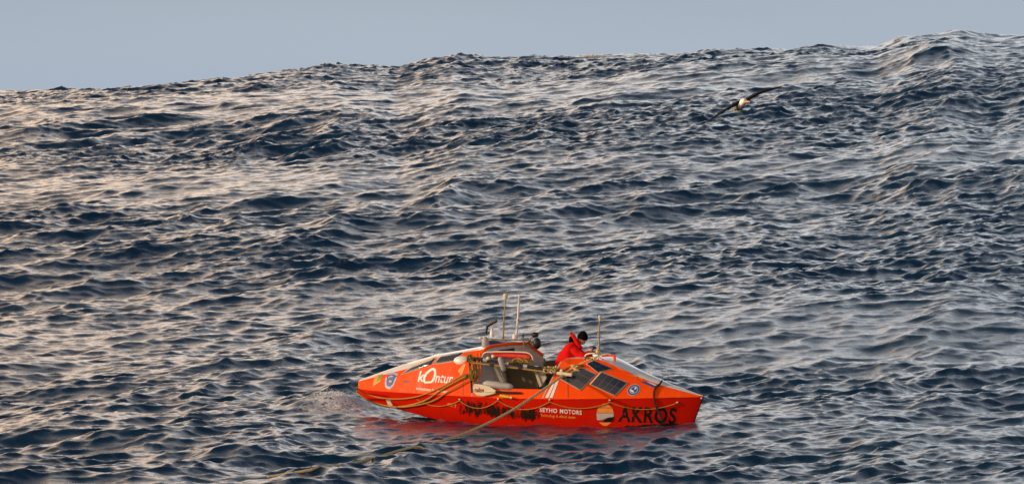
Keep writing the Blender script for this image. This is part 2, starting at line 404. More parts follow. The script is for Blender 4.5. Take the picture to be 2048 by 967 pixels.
# ---- outlines
def beam(x):
    x = np.clip(x, -4.55, 4.55)
    if x < 0: return .10 + .87 * (1 - abs(x / 4.55) ** 2.3) ** .9 if x > -4.55 else .10
    return .03 + .94 * (1 - (x / 4.55) ** 2.0) ** .95
X0 = loc(716, 776, -.1).x; X1 = loc(1405, 793, -.03).x
def bm_(x):
    t = (x - X0) / (X1 - X0) * 9.1 - 4.55; return float(beam(t))
C_G = [(700, 776), (715, 776), (770, 782), (907, 790), (997, 795), (1116, 797), (1250, 796), (1405, 792.5), (1420, 792)]
C_B = [(700, 781), (712, 786), (737, 800), (798, 818), (870, 837), (943, 853), (1015, 868), (1196, 884), (1300, 886), (1420, 884)]
L_S = [(700, 768), (719, 763), (802, 749), (863, 729), (907, 722), (943, 722), (1000, 722)]
L_T = [(700, 766), (719, 761), (809, 738), (870, 715), (925, 704), (960, 699), (1000, 696)]
L_R = [(700, 764), (719, 759), (760, 744), (798, 731), (870, 709), (957, 693), (1022, 687), (1060, 687)]
R_S = [(1040, 722), (1116, 722), (1163, 732), (1201, 741), (1257, 764), (1300, 774), (1350, 784), (1405, 792), (1420, 792)]
R_T = [(1040, 717), (1150, 716), (1196, 718), (1210, 722), (1240, 736), (1285, 756), (1330, 772), (1405, 791.6), (1420, 792)]
R_R = [(1040, 712), (1116, 712), (1196, 713), (1232, 719), (1282, 742), (1340, 767), (1407, 790.5), (1420, 791)]
def nose(x, a): return a
NS = 72
XS = [X0 + (X1 - X0) * (.5 - .5 * math.cos(math.pi * i / NS)) * 1.0 for i in range(NS + 1)]
XS = [.5 * (XS[i] + X0 + (X1 - X0) * i / NS) for i in range(NS + 1)]
def g_z(x): return zline(x, -bm_(x), C_G)
def b_z(x): return zline(x, -.68 * bm_(x), C_B)
def rake(x, z, zg):
    """the raked stem: stations near the sharp end lean inward towards the keel"""
    k = max(0, (x - (X1 - 1.3)) / 1.3); return x - .42 * k * max(0, (zg - z))
def hull_ring(x):
    b = bm_(x); zg = g_z(x); zb = b_z(x); zk = zb - .03 - .24 * min(1, max(0, (x + 4) / 3.5)) ** 1.5
    out = []
    for fy, z in ((1.0, zg), (.95, zg * .62 + zb * .38), (.86, zg * .28 + zb * .72), (.68, zb), (.38, zb * .35 + zk * .65), (0, zk)):
        out.append(Vector((rake(x, z, zg), -b * fy, z)))
    return out
def loft(rings, mesh, mi=0, flip=False):
    n = len(rings[0]); vs = [v for r in rings for v in r]; fs = []; ms = []
    for i in range(len(rings) - 1):
        for k in range(n - 1): fs.append((i * n + k, i * n + k + 1, (i + 1) * n + k + 1, (i + 1) * n + k))
    mesh.add(vs, fs, mi); return mesh
def mirror(r): return [Vector((v.x, -v.y, v.z)) for v in r]

STAINS = [(-.95, .56, .80, .32, .41), (.05, .50, .80, .28, .39), (.55, .42, .4, .2, .25), (1.25, .50, .22, .25, .26), (1.85, .4, .2, .25, .16),
          (3.5, .13, 1.1, .16, .50), (2.6, .06, .8, .12, .35), (-.2, .02, 2.2, .16, .2)]
m_low = hull_paint('shaded_hull_paint', (.56, .0095, .001), True)  # red paint, darkened further for the shade on the down-facing sides
m_up = hull_paint('orange_paint', (.95, .078, .003)); m_up.node_tree.nodes['Principled BSDF'].inputs['Specular IOR Level'].default_value = .06
m_white = mat('white_paint', (.82, .78, .72), .3, coat=1, scale=5)
m_glass = mat('tinted_glass', (.05, .055, .06), .12, scale=4, coat=.5)
m_grey = mat('grey_gelcoat', (.40, .39, .37), .55, scale=8, var=.3)
m_beige = mat('beige_gelcoat', (.42, .36, .25), .6, scale=8, var=.25)
m_brown = mat('cockpit_lining', (.085, .065, .035), .7, scale=6, var=.35)
m_black = mat('black_rubber', (.014, .014, .014), .5, scale=20)
m_carbon = mat('carbon_shaft', (.02, .02, .022), .3, scale=20, coat=.4)
m_steel = mat('salt_dulled_steel', (.45, .40, .30), .4, metal=.7, scale=15, var=.3)
m_brass = mat('brass_tube', (.40, .27, .09), .4, metal=.5, scale=15, var=.3)
m_rope = mat('tan_rope', (.68, .50, .23), .8, scale=40, bump=1, var=.35)
m_yrope = mat('ochre_rope', (.42, .22, .03), .8, scale=40, bump=1, var=.35)
m_orope = mat('olive_rope', (.15, .12, .03), .85, scale=30, bump=1, var=.5)
m_brope = mat('black_rope', (.02, .018, .015), .8, scale=40, bump=1)
m_ora = mat('orange_webbing', (.75, .16, .012), .7, scale=25)
m_cream = mat('cream_paint', (.72, .63, .45), .4, scale=8)
m_red = mat('red_fabric', (.62, .007, .005), .85, scale=9, bump=.3, spec=.15)
m_redc = mat('red_canvas', (.70, .035, .02), .7, scale=12, bump=.5)
m_fend = mat('grey_vinyl', (.36, .34, .33), .5, scale=10, var=.25)
m_yel = mat('yellow_plastic', (.75, .48, .03), .45, scale=10)
m_blk = mat('black_print', (.006, .006, .008), .6, scale=10, spec=.2)
m_wpr = mat('white_print', (.80, .76, .72), .5, scale=10)
m_opr = mat('orange_print', (.85, .28, .05), .5, scale=10)
m_blue = mat('blue_print', (.03, .07, .25), .5, scale=10)
m_lblue = mat('pale_blue_print', (.35, .42, .55), .5, scale=10)
m_green = mat('green_print', (.22, .34, .03), .5, scale=10)
m_dkred = mat('dark_red_print', (.25, .03, .01), .5, scale=10)
m_cell = mat('solar_cell', (.010, .020, .038), .22, scale=30, coat=.4, var=.4)
m_sheet = mat('panel_sheet', (.16, .15, .145), .4, scale=20)
m_lcell = mat('cell_frame', (.55, .46, .36), .5, scale=20)

def P_(c, y): return loc(c[0], c[1], y)
boat = empty('rowing_boat', MB_)
tag(boat, 'orange and red ocean rowing boat with solar panels and black lettering on its side', 'boat')
# ---- lower hull
hm = Mesh(); rg = [hull_ring(x) for x in XS]; loft(rg, hm); loft([mirror(r) for r in rg], hm)
for r in (rg[0], rg[-1]): hm.add(r + mirror(r)[::-1][1:], [tuple(range(2 * len(r) - 1))])
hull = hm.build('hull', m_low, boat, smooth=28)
# ---- cabins
def cab_ring(x, LS, LT, LR, fs, ft, xe=None):
    b = bm_(x); g = g_z(x) + .002
    s = zline(x, -fs * b, LS); t = max(zline(x, -ft * b, LT), s); r = max(zline(x, 0, LR), t + .004)
    ys = [b, fs * b + .25 * (1 - fs) * b * 0, ft * b]
    pts = [(-b, g), (-(b * .5 + fs * b * .5) * 1.015, .5 * (g + s)), (-fs * b, s), (-.5 * (fs + ft) * b, .5 * (s + t) + .01), (-ft * b, t), (-ft * .5 * b, t + .75 * (r - t)), (0, r)]
    return [Vector((x, y, z)) for y, z in pts]
def full(r): return r + mirror(r)[::-1][1:]
def cabin(xs, LS, LT, LR, fs, ft, shear=None, nose=None):
    rings = []
    for x in xs: rings.append(full(cab_ring(x, LS, LT, LR, fs, ft)))
    if shear: shear(rings)
    me = Mesh(); n = len(rings[0]); vs = [v for r in rings for v in r]; fs_ = []
    for i in range(len(rings) - 1):
        for k in range(n - 1): fs_.append((i * n + k, i * n + k + 1, (i + 1) * n + k + 1, (i + 1) * n + k))
    # skin: panels 0-3 orange, roof panels 4-7 white
    base = len(me.v); me.v += [tuple(v) for v in vs]
    for i in range(len(rings) - 1):
        for k in range(n - 1):
            me.f.append((i * n + k, i * n + k + 1, (i + 1) * n + k + 1, (i + 1) * n + k)); me.m.append(1 if 4 <= k <= 7 else 0)
    return me, rings
xl = [x for x in XS if x < -1.0] + [-1.0]
def shearL(rings):
    # the after end runs on to the sloping arch: one more ring, swept back on the far side
    last = rings[-1]; r2 = []
    for v in last:
        x = -.48 + .80 * v.y
        if v.y < -.60: x = -1.0 + .06 * (v.z - .86)
        r2.append(Vector((max(x, v.x + .01), v.y, v.z * 1.0)))
    # the arch crown
    n = len(r2)
    for k, v in enumerate(r2):
        if 3 < k < n - 4: v.z = v.z + .05
    rings.append(r2)
cmL, rL = cabin(xl, L_S, L_T, L_R, .74, .45, shearL)
cabL = cmL.build('cabin', [m_up, m_white], boat, smooth=24)
cabL['label'] = 'long orange cabin with pale roof and side windows'
xr = [.78] + [x for x in XS if x > .85]
def shearR(rings):
    for i in range(len(rings)):
        t = max(0, 1 - (rings[i][0].x - .78) / .6)
        for v in rings[i]: v.x += t * .38 * max(0, (v.z - .86) / .8)
cmR, rR = cabin(xr, R_S, R_T, R_R, .74, .50, shearR)
cabR = cmR.build('cabin', [m_up, m_white], boat, smooth=24)
cabR['label'] = 'orange cabin carrying the solar panels'
def bulk(ring, name, mt, off=.03, frame=None):
    me = Mesh(); c = [Vector(v) for v in ring]; me.slab(c, (off, 0, 0)); return me.build(name, mt, boat, smooth=0)
bulk(rL[-1], 'bulkhead', m_grey, -.03); bulk(rR[0], 'bulkhead', m_beige, .03)

# surface finder for everything fixed to the skin
def bvh_of(meshes):
    vs = []; fs = []
    for me in meshes:
        n = len(vs); vs += [Vector(v) for v in me.v]; fs += [tuple(n + i for i in f) for f in me.f]
    return BVHTree.FromPolygons(vs, fs)
SKIN = bvh_of([hm, cmL, cmR])
R3 = MBI.to_3x3()
def on(px, py, off=.006, y0=-.95):
    d = (R3 @ cam_ray(px, py)).normalized(); h = SKIN.ray_cast(CO, d)
    if h[0] is None or abs(h[0].y) > 1.2 : return loc(px, py, y0)
    n = h[1] if h[1].dot(d) < 0 else -h[1]
    return h[0] + n * off
def patch(name, quad, mt, parent, off=.006, n=6, m=3, label=None, th=0):
    """a four-cornered sheet laid on the skin; corners as seen, clockwise from the upper left"""
    a, b, c, d = [Vector((*q, 0)) for q in quad]; vs = []; fs = []
    for j in range(m + 1):
        for i in range(n + 1):
            u, v = i / n, j / m; q = (a * (1 - u) + b * u) * (1 - v) + (d * (1 - u) + c * u) * v; vs.append(on(q.x, q.y, off))
    for j in range(m):
        for i in range(n): k = j * (n + 1) + i; fs.append((k, k + 1, k + n + 2, k + n + 1))
    me = Mesh(); me.add(vs, fs); o = me.build(name, mt, parent, smooth=40)
    if th: md = o.modifiers.new('thick', 'SOLIDIFY'); md.thickness = th; md.offset = 0
    if label: o['label'] = label
    return o
def shape(name, polys, mt, parent, off=.006, label=None):
    """flat print: outlines (as seen) filled and laid on the skin"""
    me = Mesh()
    for pl in polys:
        c = Vector((sum(p[0] for p in pl) / len(pl), sum(p[1] for p in pl) / len(pl)))
        vs = [on(c.x, c.y, off)]; N = len(pl)
        for f in (.5, 1):
            for p in pl: vs.append(on(c.x + (p[0] - c.x) * f, c.y + (p[1] - c.y) * f, off))
        fs = [(0, 1 + i, 1 + (i + 1) % N) for i in range(N)] + [(1 + i, 1 + N + i, 1 + N + (i + 1) % N, 1 + (i + 1) % N) for i in range(N)]
        me.add(vs, fs)
    return me.build(name, mt, parent, smooth=0, label=label)
def ring_shape(name, outer, inner, mt, parent, off=.008, label=None):
    N = len(outer); vs = [on(*p, off) for p in outer] + [on(*p, off) for p in inner]
    me = Mesh(); me.add(vs, [(i, (i + 1) % N, N + (i + 1) % N, N + i) for i in range(N)]); return me.build(name, mt, parent, smooth=0, label=label)
def ell(cx, cy, rx, ry, rot=0, n=28, a0=0, a1=360):
    out = []
    for i in range(n):
        a = R(a0 + (a1 - a0) * i / (n if a1 - a0 == 360 else n - 1)); x, y = rx * math.cos(a), ry * math.sin(a)
        out.append((cx + x * math.cos(rot) - y * math.sin(rot), cy + x * math.sin(rot) + y * math.cos(rot)))
    return out
def text(body, at_, wid, hgt, mt, parent, slope=0, shear=0, bold=0, off=.006, name='lettering', label=None, gap=1):
    """lettering: baseline start as seen, total width, capital height, slope = drop per unit run"""
    cu = bpy.data.curves.new('txt', 'FONT'); cu.body = body; cu.offset = bold; cu.resolution_u = 3; cu.space_character = gap
    o = bpy.data.objects.new('txt', cu); COL.objects.link(o); bpy.context.view_layer.update()
    dg = bpy.context.evaluated_depsgraph_get(); me = bpy.data.meshes.new_from_object(o.evaluated_get(dg))
    bpy.data.objects.remove(o); bpy.data.curves.remove(cu)
    bm = bmesh.new(); bm.from_mesh(me)
    xs = [v.co.x for v in bm.verts]; x0, x1 = min(xs), max(xs); s = wid / (x1 - x0)
    for v in bm.verts:
        u = (v.co.x - x0) * s; w = v.co.y / .7 * hgt
        v.co = on(at_[0] + u + shear * w, at_[1] - w + slope * u, off)
    bm.normal_update(); bm.to_mesh(me); bm.free(); me.materials.clear()
    o = link(name, me, mt, parent)
    if label: o['label'] = label
    return o

# ---- windows, roof edge, prints on the left-hand cabin
patch('window_frame', [(823, 730.5), (874, 711), (863, 730), (801, 749)], m_lcell, cabL, .003, 10, 4)
patch('window_frame', [(879, 709.5), (929, 703.5), (906, 722.3), (866, 728.5)], m_lcell, cabL, .003, 8, 4)
patch('window', [(824, 734), (870, 716), (862, 728.5), (804, 747.5)], m_glass, cabL, .014, 10, 4, th=.008)
patch('window', [(880, 711), (926, 705), (905, 721), (868, 727)], m_glass, cabL, .014, 8, 4, th=.008)
text('k', (835.5, 762), 12, 21, m_wpr, boat, shear=.25, bold=.02, label='white slanted letter k')
O_o = [(868, 734.5), (872, 738), (873, 748), (869, 760), (864, 765), (850, 766), (846.5, 762), (847, 753), (851, 745), (858, 739), (864, 735)]
O_i = [(866.5, 739.5), (868.5, 742), (868.5, 748), (865.5, 757), (862.5, 761.5), (852, 762.5), (850.5, 760), (851, 754.5), (854.5, 748), (860, 743), (864.5, 740)]
ring_shape('lettering', O_o, O_i, m_wpr, boat, .007, label='white house-shaped letter O')
text('ntur', (870, 763.5), 34, 19.5, m_wpr, boat, slope=.07, shear=.25, bold=.010, label='white letters ntur')
text('ecosystem for business', (832.5, 778), 64, 6.0, m_wpr, boat, slope=.12, shear=.1, bold=.008, label='small white line of text under the large white word')
text('radoc', (805, 764.5), 17, 7.5, m_dkred, boat, bold=.012, label='small dark red lettering')
patch('mark', [(749, 752), (766, 747), (761, 762), (746, 772)], m_opr, boat, .006, label='orange and green flag print')
patch('mark', [(757, 750), (765, 748), (760, 760), (753, 764)], m_green, boat, .009)
E1o = [(776, 746), (787, 744), (797, 747), (793, 757), (787, 771), (779, 778), (771, 774), (770, 764), (772, 754)]
def scale_poly(p, f):
    cx = sum(a[0] for a in p) / len(p); cy = sum(a[1] for a in p) / len(p); return [(cx + (a[0] - cx) * f, cy + (a[1] - cy) * f) for a in p]
em = shape('emblem', [E1o], m_lblue, boat, .007, label='blue and white oval emblem near the pointed end')
shape('field', [scale_poly(E1o, .72)], m_blue, em, .010); shape('motif', [ell(783, 752, 4, 1.6)], m_lblue, em, .013); shape('motif', [ell(781, 762, 3, 2.2)], m_lblue, em, .013)
shape('motif', [ell(780, 767, 2.6, 1.8)], m_dkred, em, .0135)
patch('stripe', [(916, 741), (927, 727), (932, 727), (923, 752)], m_opr, boat, .007)
patch('seam', [(926, 760), (927, 760), (926.3, 795), (925.3, 795)], m_dkred, boat, .006, 1, 5)
patch('seam', [(1135.5, 764), (1136.5, 764), (1136.5, 795), (1135.5, 795)], m_dkred, boat, .006, 1, 5)
patch('stripe', [(772, 798), (780, 798), (786, 810), (777, 811)], m_cream, boat, .006)
text('energy', (895, 811), 18, 9, m_opr, boat, slope=.05, bold=.02, label='small orange lettering below the gunwale')

# ---- prints on the lower hull
text('SEYHO', (1079.5, 822), 35, 8.2, m_wpr, boat, slope=.075, bold=.018, gap=1.12, label='bold white lettering above an orange line')
text('MOTORS', (1120, 825), 43.5, 8.2, m_wpr, boat, slope=.075, bold=.018, gap=1.12, label='bold white lettering, second word')
text('Technology & official dealer', (1081, 831.5), 71, 5.2, m_opr, boat, slope=.065, bold=.015, label='small orange line of text')
text('AKROS', (1236, 841.5), 115, 30, m_blk, boat, slope=.035, shear=.10, bold=.022, gap=1.1, label='largest lettering, black, near the raked stem')
CX, CY, RX, RY = 1210.5, 828, 17.5, 22.5
def cut(y0, y1, n=9, curve0=0, curve1=0):
    """slice of the round emblem between two heights"""
    up = []; dn = []
    for i in range(n + 1):
        t = -1 + 2 * i / n
        for (lst, yy, cv) in ((up, y0, curve0), (dn, y1, curve1)):
            ry = max(-.99, min(.99, (yy - CY) / RY)); hw = RX * math.sqrt(1 - ry * ry); lst.append((CX + t * hw, yy + cv * math.sin(t * 2.2)))
    return up + dn[::-1]
gl = shape('emblem', [cut(806, 814), cut(815.2, 824.2)], m_opr, boat, .008, label='round orange, white and black emblem beside the black lettering')
shape('band', [cut(825.2, 836, curve1=-3)], m_lcell if False else mat('silver_print', (.5, .46, .42), .5), gl, .009)
shape('band', [[(1205, 843), (1210, 838), (1218, 834), (1227.5, 832), (1227, 837), (1225, 842), (1215, 843)]], m_blk, gl, .012)
shape('band', [cut(843.5, 850)], m_opr, gl, .009)
for q in ([(1108, 762), (1111.5, 761), (1097, 794.5), (1090, 794.5)], [(1113, 760), (1118.5, 758), (1105, 794.5), (1099, 794.5)]):
    patch('stripe', q, m_wpr, boat, .006, 2, 5)
E2 = ell(1267.5, 779, 13.5, 10.5, R(-30))
e2 = shape('emblem', [E2], m_lblue, boat, .007, label='round blue and white emblem below the solar panels')
ring_shape('ring', scale_poly(E2, .90), scale_poly(E2, .68), m_blue, e2, .010)
shape('motif', [scale_poly(E2, .5)], m_blue, e2, .010); shape('motif', [ell(1264, 781, 5, 1.8, R(30))], m_wpr, e2, .013); shape('motif', [ell(1271, 776, 3, 1.5, R(-50))], m_wpr, e2, .013)
bl = patch('flag_print', [(1279, 762.5), (1296, 762.5), (1320, 772), (1308, 774.5)], m_blue, boat, .007)
patch('motif', [(1293, 763), (1300, 764), (1316, 771), (1308, 770)], m_wpr, bl, .010)
for q in ([(1262, 746.5), (1276, 752), (1274, 754), (1259, 748.5)], [(1278, 753), (1288, 757), (1285, 759), (1277, 755.5)]):
    patch('mark', q, m_opr, boat, .006)

# ---- solar panels on the right-hand cabin: backing sheet and its cells
def panel(quad, nx, ny, label):
    p = patch('solar_panel', quad, m_lcell, boat, .010, 8, 6, label=label, th=.008)
    a, b, c, d = [Vector((*q, 0)) for q in quad]
    def pt(u, v): q = (a * (1 - u) + b * u) * (1 - v) + (d * (1 - u) + c * u) * v; return (q.x, q.y)
    g = .007; e = .045
    patch('sheet', [pt(e * .6, e * .6), pt(1 - e * .6, e * .6), pt(1 - e * .6, 1 - e * .6), pt(e * .6, 1 - e * .6)], m_sheet, p, .0145, 8, 6)
    for j in range(ny):
        for i in range(nx):
            u0, u1 = e + (1 - 2 * e) * i / nx + g, e + (1 - 2 * e) * (i + 1) / nx - g; v0, v1 = e + (1 - 2 * e) * j / ny + g, e + (1 - 2 * e) * (j + 1) / ny - g
            patch('cell', [pt(u0, v0), pt(u1, v0), pt(u1, v1), pt(u0, v1)], m_cell, p, .017, 2, 2)
panel([(1165, 734), (1194, 747.5), (1161.5, 781), (1118, 756)], 2, 3, 'solar panel nearest the cockpit')
panel([(1202, 742), (1257, 765), (1231, 791.5), (1179, 768)], 4, 2, 'largest solar panel')
panel([(1172, 727), (1187, 720), (1227, 737.5), (1196, 744.5)], 2, 2, 'uppermost solar panel')

# ---- cockpit
def rail(pts, r, name, mt, parent, n=8, k=6): return Mesh().tube(bez(pts, k), r, n).build(name, mt, parent)
fl = Mesh(); fx = np.linspace(-1.2, 1.2, 9)
fl.slab([Vector((x, -bm_(x) * .77, .42)) for x in fx] + [Vector((x, bm_(x) * .77, .42)) for x in fx[::-1]], (0, 0, -.04)); fl.build('cockpit_floor', m_brown, boat, smooth=0)
co = Mesh(); cx = np.linspace(-1.02, .98, 12)
for sgn, top, mt_in, nm in ((-1, 1.05, m_brown, 'coaming'), (1, 1.62, m_brown, 'bulwark')):
    w = Mesh(); o_ = []; i_ = []
    for x in cx:
        b = bm_(x); g = g_z(x); tx = top if sgn < 0 else 1.50 + .12 * abs(x)
        yo = b; yt = b - (.06 if sgn < 0 else .20)
        o_.append([Vector((x, sgn * yo, g)), Vector((x, sgn * yt, tx)), Vector((x, sgn * (yt - .06), tx)), Vector((x, sgn * yo * .78, .40))])
    n = 4; vs = [v for r in o_ for v in r]; w.v = [tuple(v) for v in vs]
    for i in range(len(o_) - 1):
        for k in range(n):
            w.f.append((i * n + k, i * n + (k + 1) % n, (i + 1) * n + (k + 1) % n, (i + 1) * n + k)); w.m.append(1 if k in (2,) else 0)
    w.f.append((0, 1, 2, 3)); w.m.append(0); q = (len(o_) - 1) * n; w.f.append((q, q + 1, q + 2, q + 3)); w.m.append(0)
    w.build(nm, [m_up, mt_in], boat, smooth=30)
    if sgn < 0: COAM = w
# gunwale edge
rail([Vector((x, -bm_(x) - .004, g_z(x))) for x in np.linspace(X0 + .1, X1 - .05, 14)], .011, 'gunwale_strip', m_up, boat, k=4)
# arch over the bulkhead, with the dark panes below it
ar = [Vector(v) + Vector((.015, 0, .01)) for v in rL[-1][2:-2]]
rail(ar, .034, 'arch', m_up, boat, k=5)
a0 = rL[-1]
def bk(y, z): return Vector((-.48 + .80 * y + .012, y, z))
Mesh().slab([bk(-.22, 1.62), bk(-.22, 1.86), bk(.10, 1.88), bk(.14, 1.62)], (.02, 0, 0)).build('bulkhead_hatch', m_black, boat, smooth=0)
Mesh().slab([bk(.30, 1.50), bk(.30, 1.78), bk(.36, 1.78), bk(.36, 1.50)], (.03, 0, 0)).build('frame_post', m_grey, boat, smooth=0)
# side locker with its square port, pale frame posts, grey brace
def slabp(name, pts, y, th, mt, parent=boat, bev=.008):
    return Mesh().slab([loc(a, b, y) for a, b in pts], (0, th, 0)).build(name, mt, parent, smooth=0, bevel=bev)
lk = slabp('locker', [(962, 730), (988, 728), (1003, 778), (962, 780)], -.35, .3, m_beige)
slabp('port', [(974, 741), (986, 741), (987, 757), (975, 757)], -.365, .012, m_black, lk)
slabp('frame_post', [(984, 729), (990, 728), (1007, 764), (1001, 766)], -.42, .05, m_white)
slabp('frame_post', [(992, 728), (996, 728), (1011, 762), (1008, 764)], -.40, .05, m_beige)
slabp('brace', [(1070, 736), (1086, 739), (1093, 755), (1082, 773)], -.62, .04, m_grey)
slabp('brace', [(1066, 735), (1071, 735), (1084, 770), (1079, 774)], -.66, .04, m_beige)
slabp('bench', [(1003, 733), (1070, 737), (1078, 779), (1008, 779)], -.12, .1, m_brown)
# red canvas roll under a white handrail
Mesh().tube(bez([loc(983, 709, -.45), loc(1010, 709, -.45), loc(1040, 711, -.45), loc(1062, 714, -.45)], 6), [.05, .07, .08, .075, .07, .07, .075, .07, .08, .075, .08, .07, .075, .075, .07, .08, .07, .06, .05], 12).build('canvas_roll', m_redc, boat)
rail([loc(962, 722, -.6), loc(968, 706, -.6), loc(985, 703, -.6), (loc(1030, 703, -.6)), loc(1055, 705, -.6), loc(1064, 712, -.6), loc(1066, 722, -.6)], .016, 'handrail', m_cream, boat)
# left support post wrapped in webbing
for a, b, r_, mt_ in (((953, 704), (957, 762), .022, m_ora), ((960, 703), (961, 752), .016, m_ora), ((944, 724), (947, 778), .018, m_ora)):
    rail([loc(*a, -.86), loc((a[0] + b[0]) / 2 + 1, (a[1] + b[1]) / 2, -.88), loc(*b, -.86)], r_, 'webbing_strap', mt_, boat)
rail([loc(938, 708, -.8), loc(941, 745, -.82), loc(944, 785, -.9)], .03, 'oar_support', m_black, boat)
rail([loc(1088, 716, -.7), loc(1096, 746, -.75)], .022, 'oar_support', m_black, boat)
Mesh().ball(loc(933, 752, -.95), (.05, .05, .06)).ball(loc(930, 756, -.97), .035).build('pulley_block', m_orope, boat)
Mesh().ball(loc(925, 722, -.55), (.235, .16, .135), 16, 10).build('dome_cover', m_white, boat)

# ---- rails and aerials on the left cabin roof
rail([loc(958, 674, -.25), loc(985, 678, -.2), loc(1030, 679, .0), loc(1062, 680, .2)], .015, 'roof_rail', m_brass, boat)
for px, y in ((972, -.2), (1012, -.05), (1047, .1)):
    rail([loc(px, 679, y), loc(px + 1, 694, y)], .012, 'rail_post', m_brass, boat)
rail([loc(1062, 680, .2), loc(1052, 686, .25), loc(1060, 692, .3), loc(1068, 690, .3)], .015, 'rail_post', m_brass, boat)
g1 = Mesh(); p0 = loc(971, 694, -.25); g1.tube([p0 + Vector((0, 0, z)) for z in (0, .03, .17, .22, .25)], [.075, .085, .08, .06, .02], 14); g1.build('radar_pod', m_fend, boat)
Mesh().ball(loc(961, 675, -.25), (.045, .04, .03)).build('lamp', m_cream, boat)
g2 = Mesh(); p0 = loc(984, 673, -.2); g2.tube([p0 + Vector((0, 0, z)) for z in (0, .05, .10, .16, .22)], [.05, .055, .045, .03, .028], 12); g2.build('satellite_dome', m_white, boat)
g3 = Mesh(); g3.tube([loc(972, 668, -.25), loc(974, 655, -.25), loc(976, 648, -.25)], [.018, .028, .04]); g3.tube(bez([loc(975, 651, -.25), loc(982, 646, -.25), loc(993, 641, -.25)], 4), .040, 8); g3.build('wind_sensor', m_black, boat)
aer = Mesh(); aer.tube([loc(1006.5, 672, -.1), loc(1008, 640, -.1), loc(1011, 597, -.1)], [.022, .017, .013], 8)
ao = aer.build('aerial', m_brass, boat, label='thin brass aerial with a round white head')
Mesh().tube([loc(1011, 598, -.1), loc(1011.1, 594, -.1), loc(1011.3, 588, -.1), loc(1011.4, 586.5, -.1)], [.025, .055, .055, .03], 12).build('aerial_head', m_cream, ao)
Mesh().ball(loc(1006, 673, -.1), (.035, .035, .05)).build('aerial_foot', m_brass, ao)
a2 = Mesh(); a2.tube([loc(1033, 668, .05), loc(1036, 635, .05), loc(1038.5, 589, .05)], [.030, .026, .022], 10)
ao2 = a2.build('aerial', m_white, boat, label='thick white aerial')
Mesh().tube([loc(1030, 678, .05), loc(1030, 676, .05), loc(1030.5, 669, .05), loc(1031, 667, .05)], [.05, .07, .07, .04], 12).build('aerial_foot', m_white, ao2)
Mesh().tube([loc(1036.6, 641, .05), loc(1036.8, 638, .05)], [.029, .029], 10).build('band', m_redc, ao2)
Mesh().ball(loc(1046, 671, .1), (.022, .022, .05)).build('lamp', m_black, boat)
hn = Mesh(); c_ = loc(1074, 686, .3); hn.ball(c_, (.095, .10, .135), 16, 10); hn.ball(c_ + Vector((-.05, 0, .20)), (.10, .07, .065)); hn.build('loudhailer', m_black, boat)
Mesh().tube([loc(1060, 678, .28), loc(1064, 672, .28), loc(1069, 670, .28)], [.02, .035, .03]).build('bracket', m_cream, boat)
# ---- right cabin: aerial, rails, handle
a3 = Mesh(); a3.tube([loc(1197, 712, -.05), loc(1198, 680, -.05), loc(1199, 645, -.05), loc(1199.5, 636, -.05)], [.018, .018, .014, .014], 8)
ao3 = a3.build('aerial', m_brass, boat, label='short brass aerial by the crouching person')
Mesh().tube([loc(1199.5, 641, -.05), loc(1199.7, 637, -.05), loc(1199.8, 632, -.05), loc(1199.9, 630, -.05)], [.02, .03, .042, .02], 12).build('aerial_head', m_cream, ao3)
Mesh().tube([loc(1197.5, 698, -.06), loc(1197.6, 694, -.06), loc(1197.8, 688, -.06)], [.03, .04, .03], 10).build('lamp', m_fend, ao3)
Mesh().ball(loc(1198, 672, -.05), (.045, .04, .028)).ball(loc(1197.5, 667, -.05), .03).build('lamp', m_fend, ao3)
Mesh().ball(loc(1195.5, 703, -.1), .05, 14, 10).build('float_ball', m_yel, boat)
rail([on(1197, 714, .02), on(1240, 738, .02, 0), on(1262, 748, .02, 0)], .014, 'roof_rail', m_up, boat)
rail([loc(1204, 711, -.1), loc(1220, 710, -.1), loc(1229, 712, -.1), loc(1229, 724, -.1)], .026, 'handrail', m_up, boat)
rail([loc(1168, 722, -.3), loc(1171, 710, -.3), loc(1181, 706, -.3), loc(1190, 707, -.3)], .018, 'handrail', m_cream, boat)
rail([loc(1190, 716, -.2), loc(1198, 711, -.2), loc(1212, 707.5, -.15), loc(1222, 709, -.1), loc(1226, 716, -.1), loc(1223, 722, -.1)], .015, 'handrail', m_cream, boat)
# stem fitting and end cap
Mesh().ball(on(1403, 795, .01), .022).build('stem_eye', m_cream, boat)
sf = hull_ring(XS[-1]); rail([Vector((v.x + .008, 0, v.z)) for v in sf], .012, 'stem_strip', m_black, boat)
# grab line with its eyes
for px, py in ((1100, 798.5), (1220, 799.5), (1355, 804), (997, 797), (920, 798)):
    Mesh().ball(on(px, py, .012), (.03, .02, .03)).build('eye_fitting', m_steel, boat)
def swag(a, b, drop, r, mt_, name, parent, off=.03, n=14):
    pts = []
    for i in range(n + 1):
        t = i / n; pts.append(on(a[0] + (b[0] - a[0]) * t, a[1] + (b[1] - a[1]) * t + drop * 4 * t * (1 - t), off))
    return Mesh().tube(pts, r, 6).build(name, mt_, parent)
for a, b, d in (((1100, 802), (1220, 803), 13), ((1220, 803), (1355, 804), 14), ((1100, 802), (997, 799), 17), ((997, 799), (920, 799), 16), ((920, 800), (835, 797), 12)):
    swag(a, b, d, .010, m_yrope, 'grab_line', boat)
# black strop hanging over the sharp end
pts = [(1323, 763), (1320, 768), (1312, 775), (1308, 786), (1309, 800), (1314, 815), (1322, 833), (1328, 846)]
Mesh().tube(bez([on(x, y, .03) for x, y in pts], 5), .022, 8).build('strop', m_brope, boat)

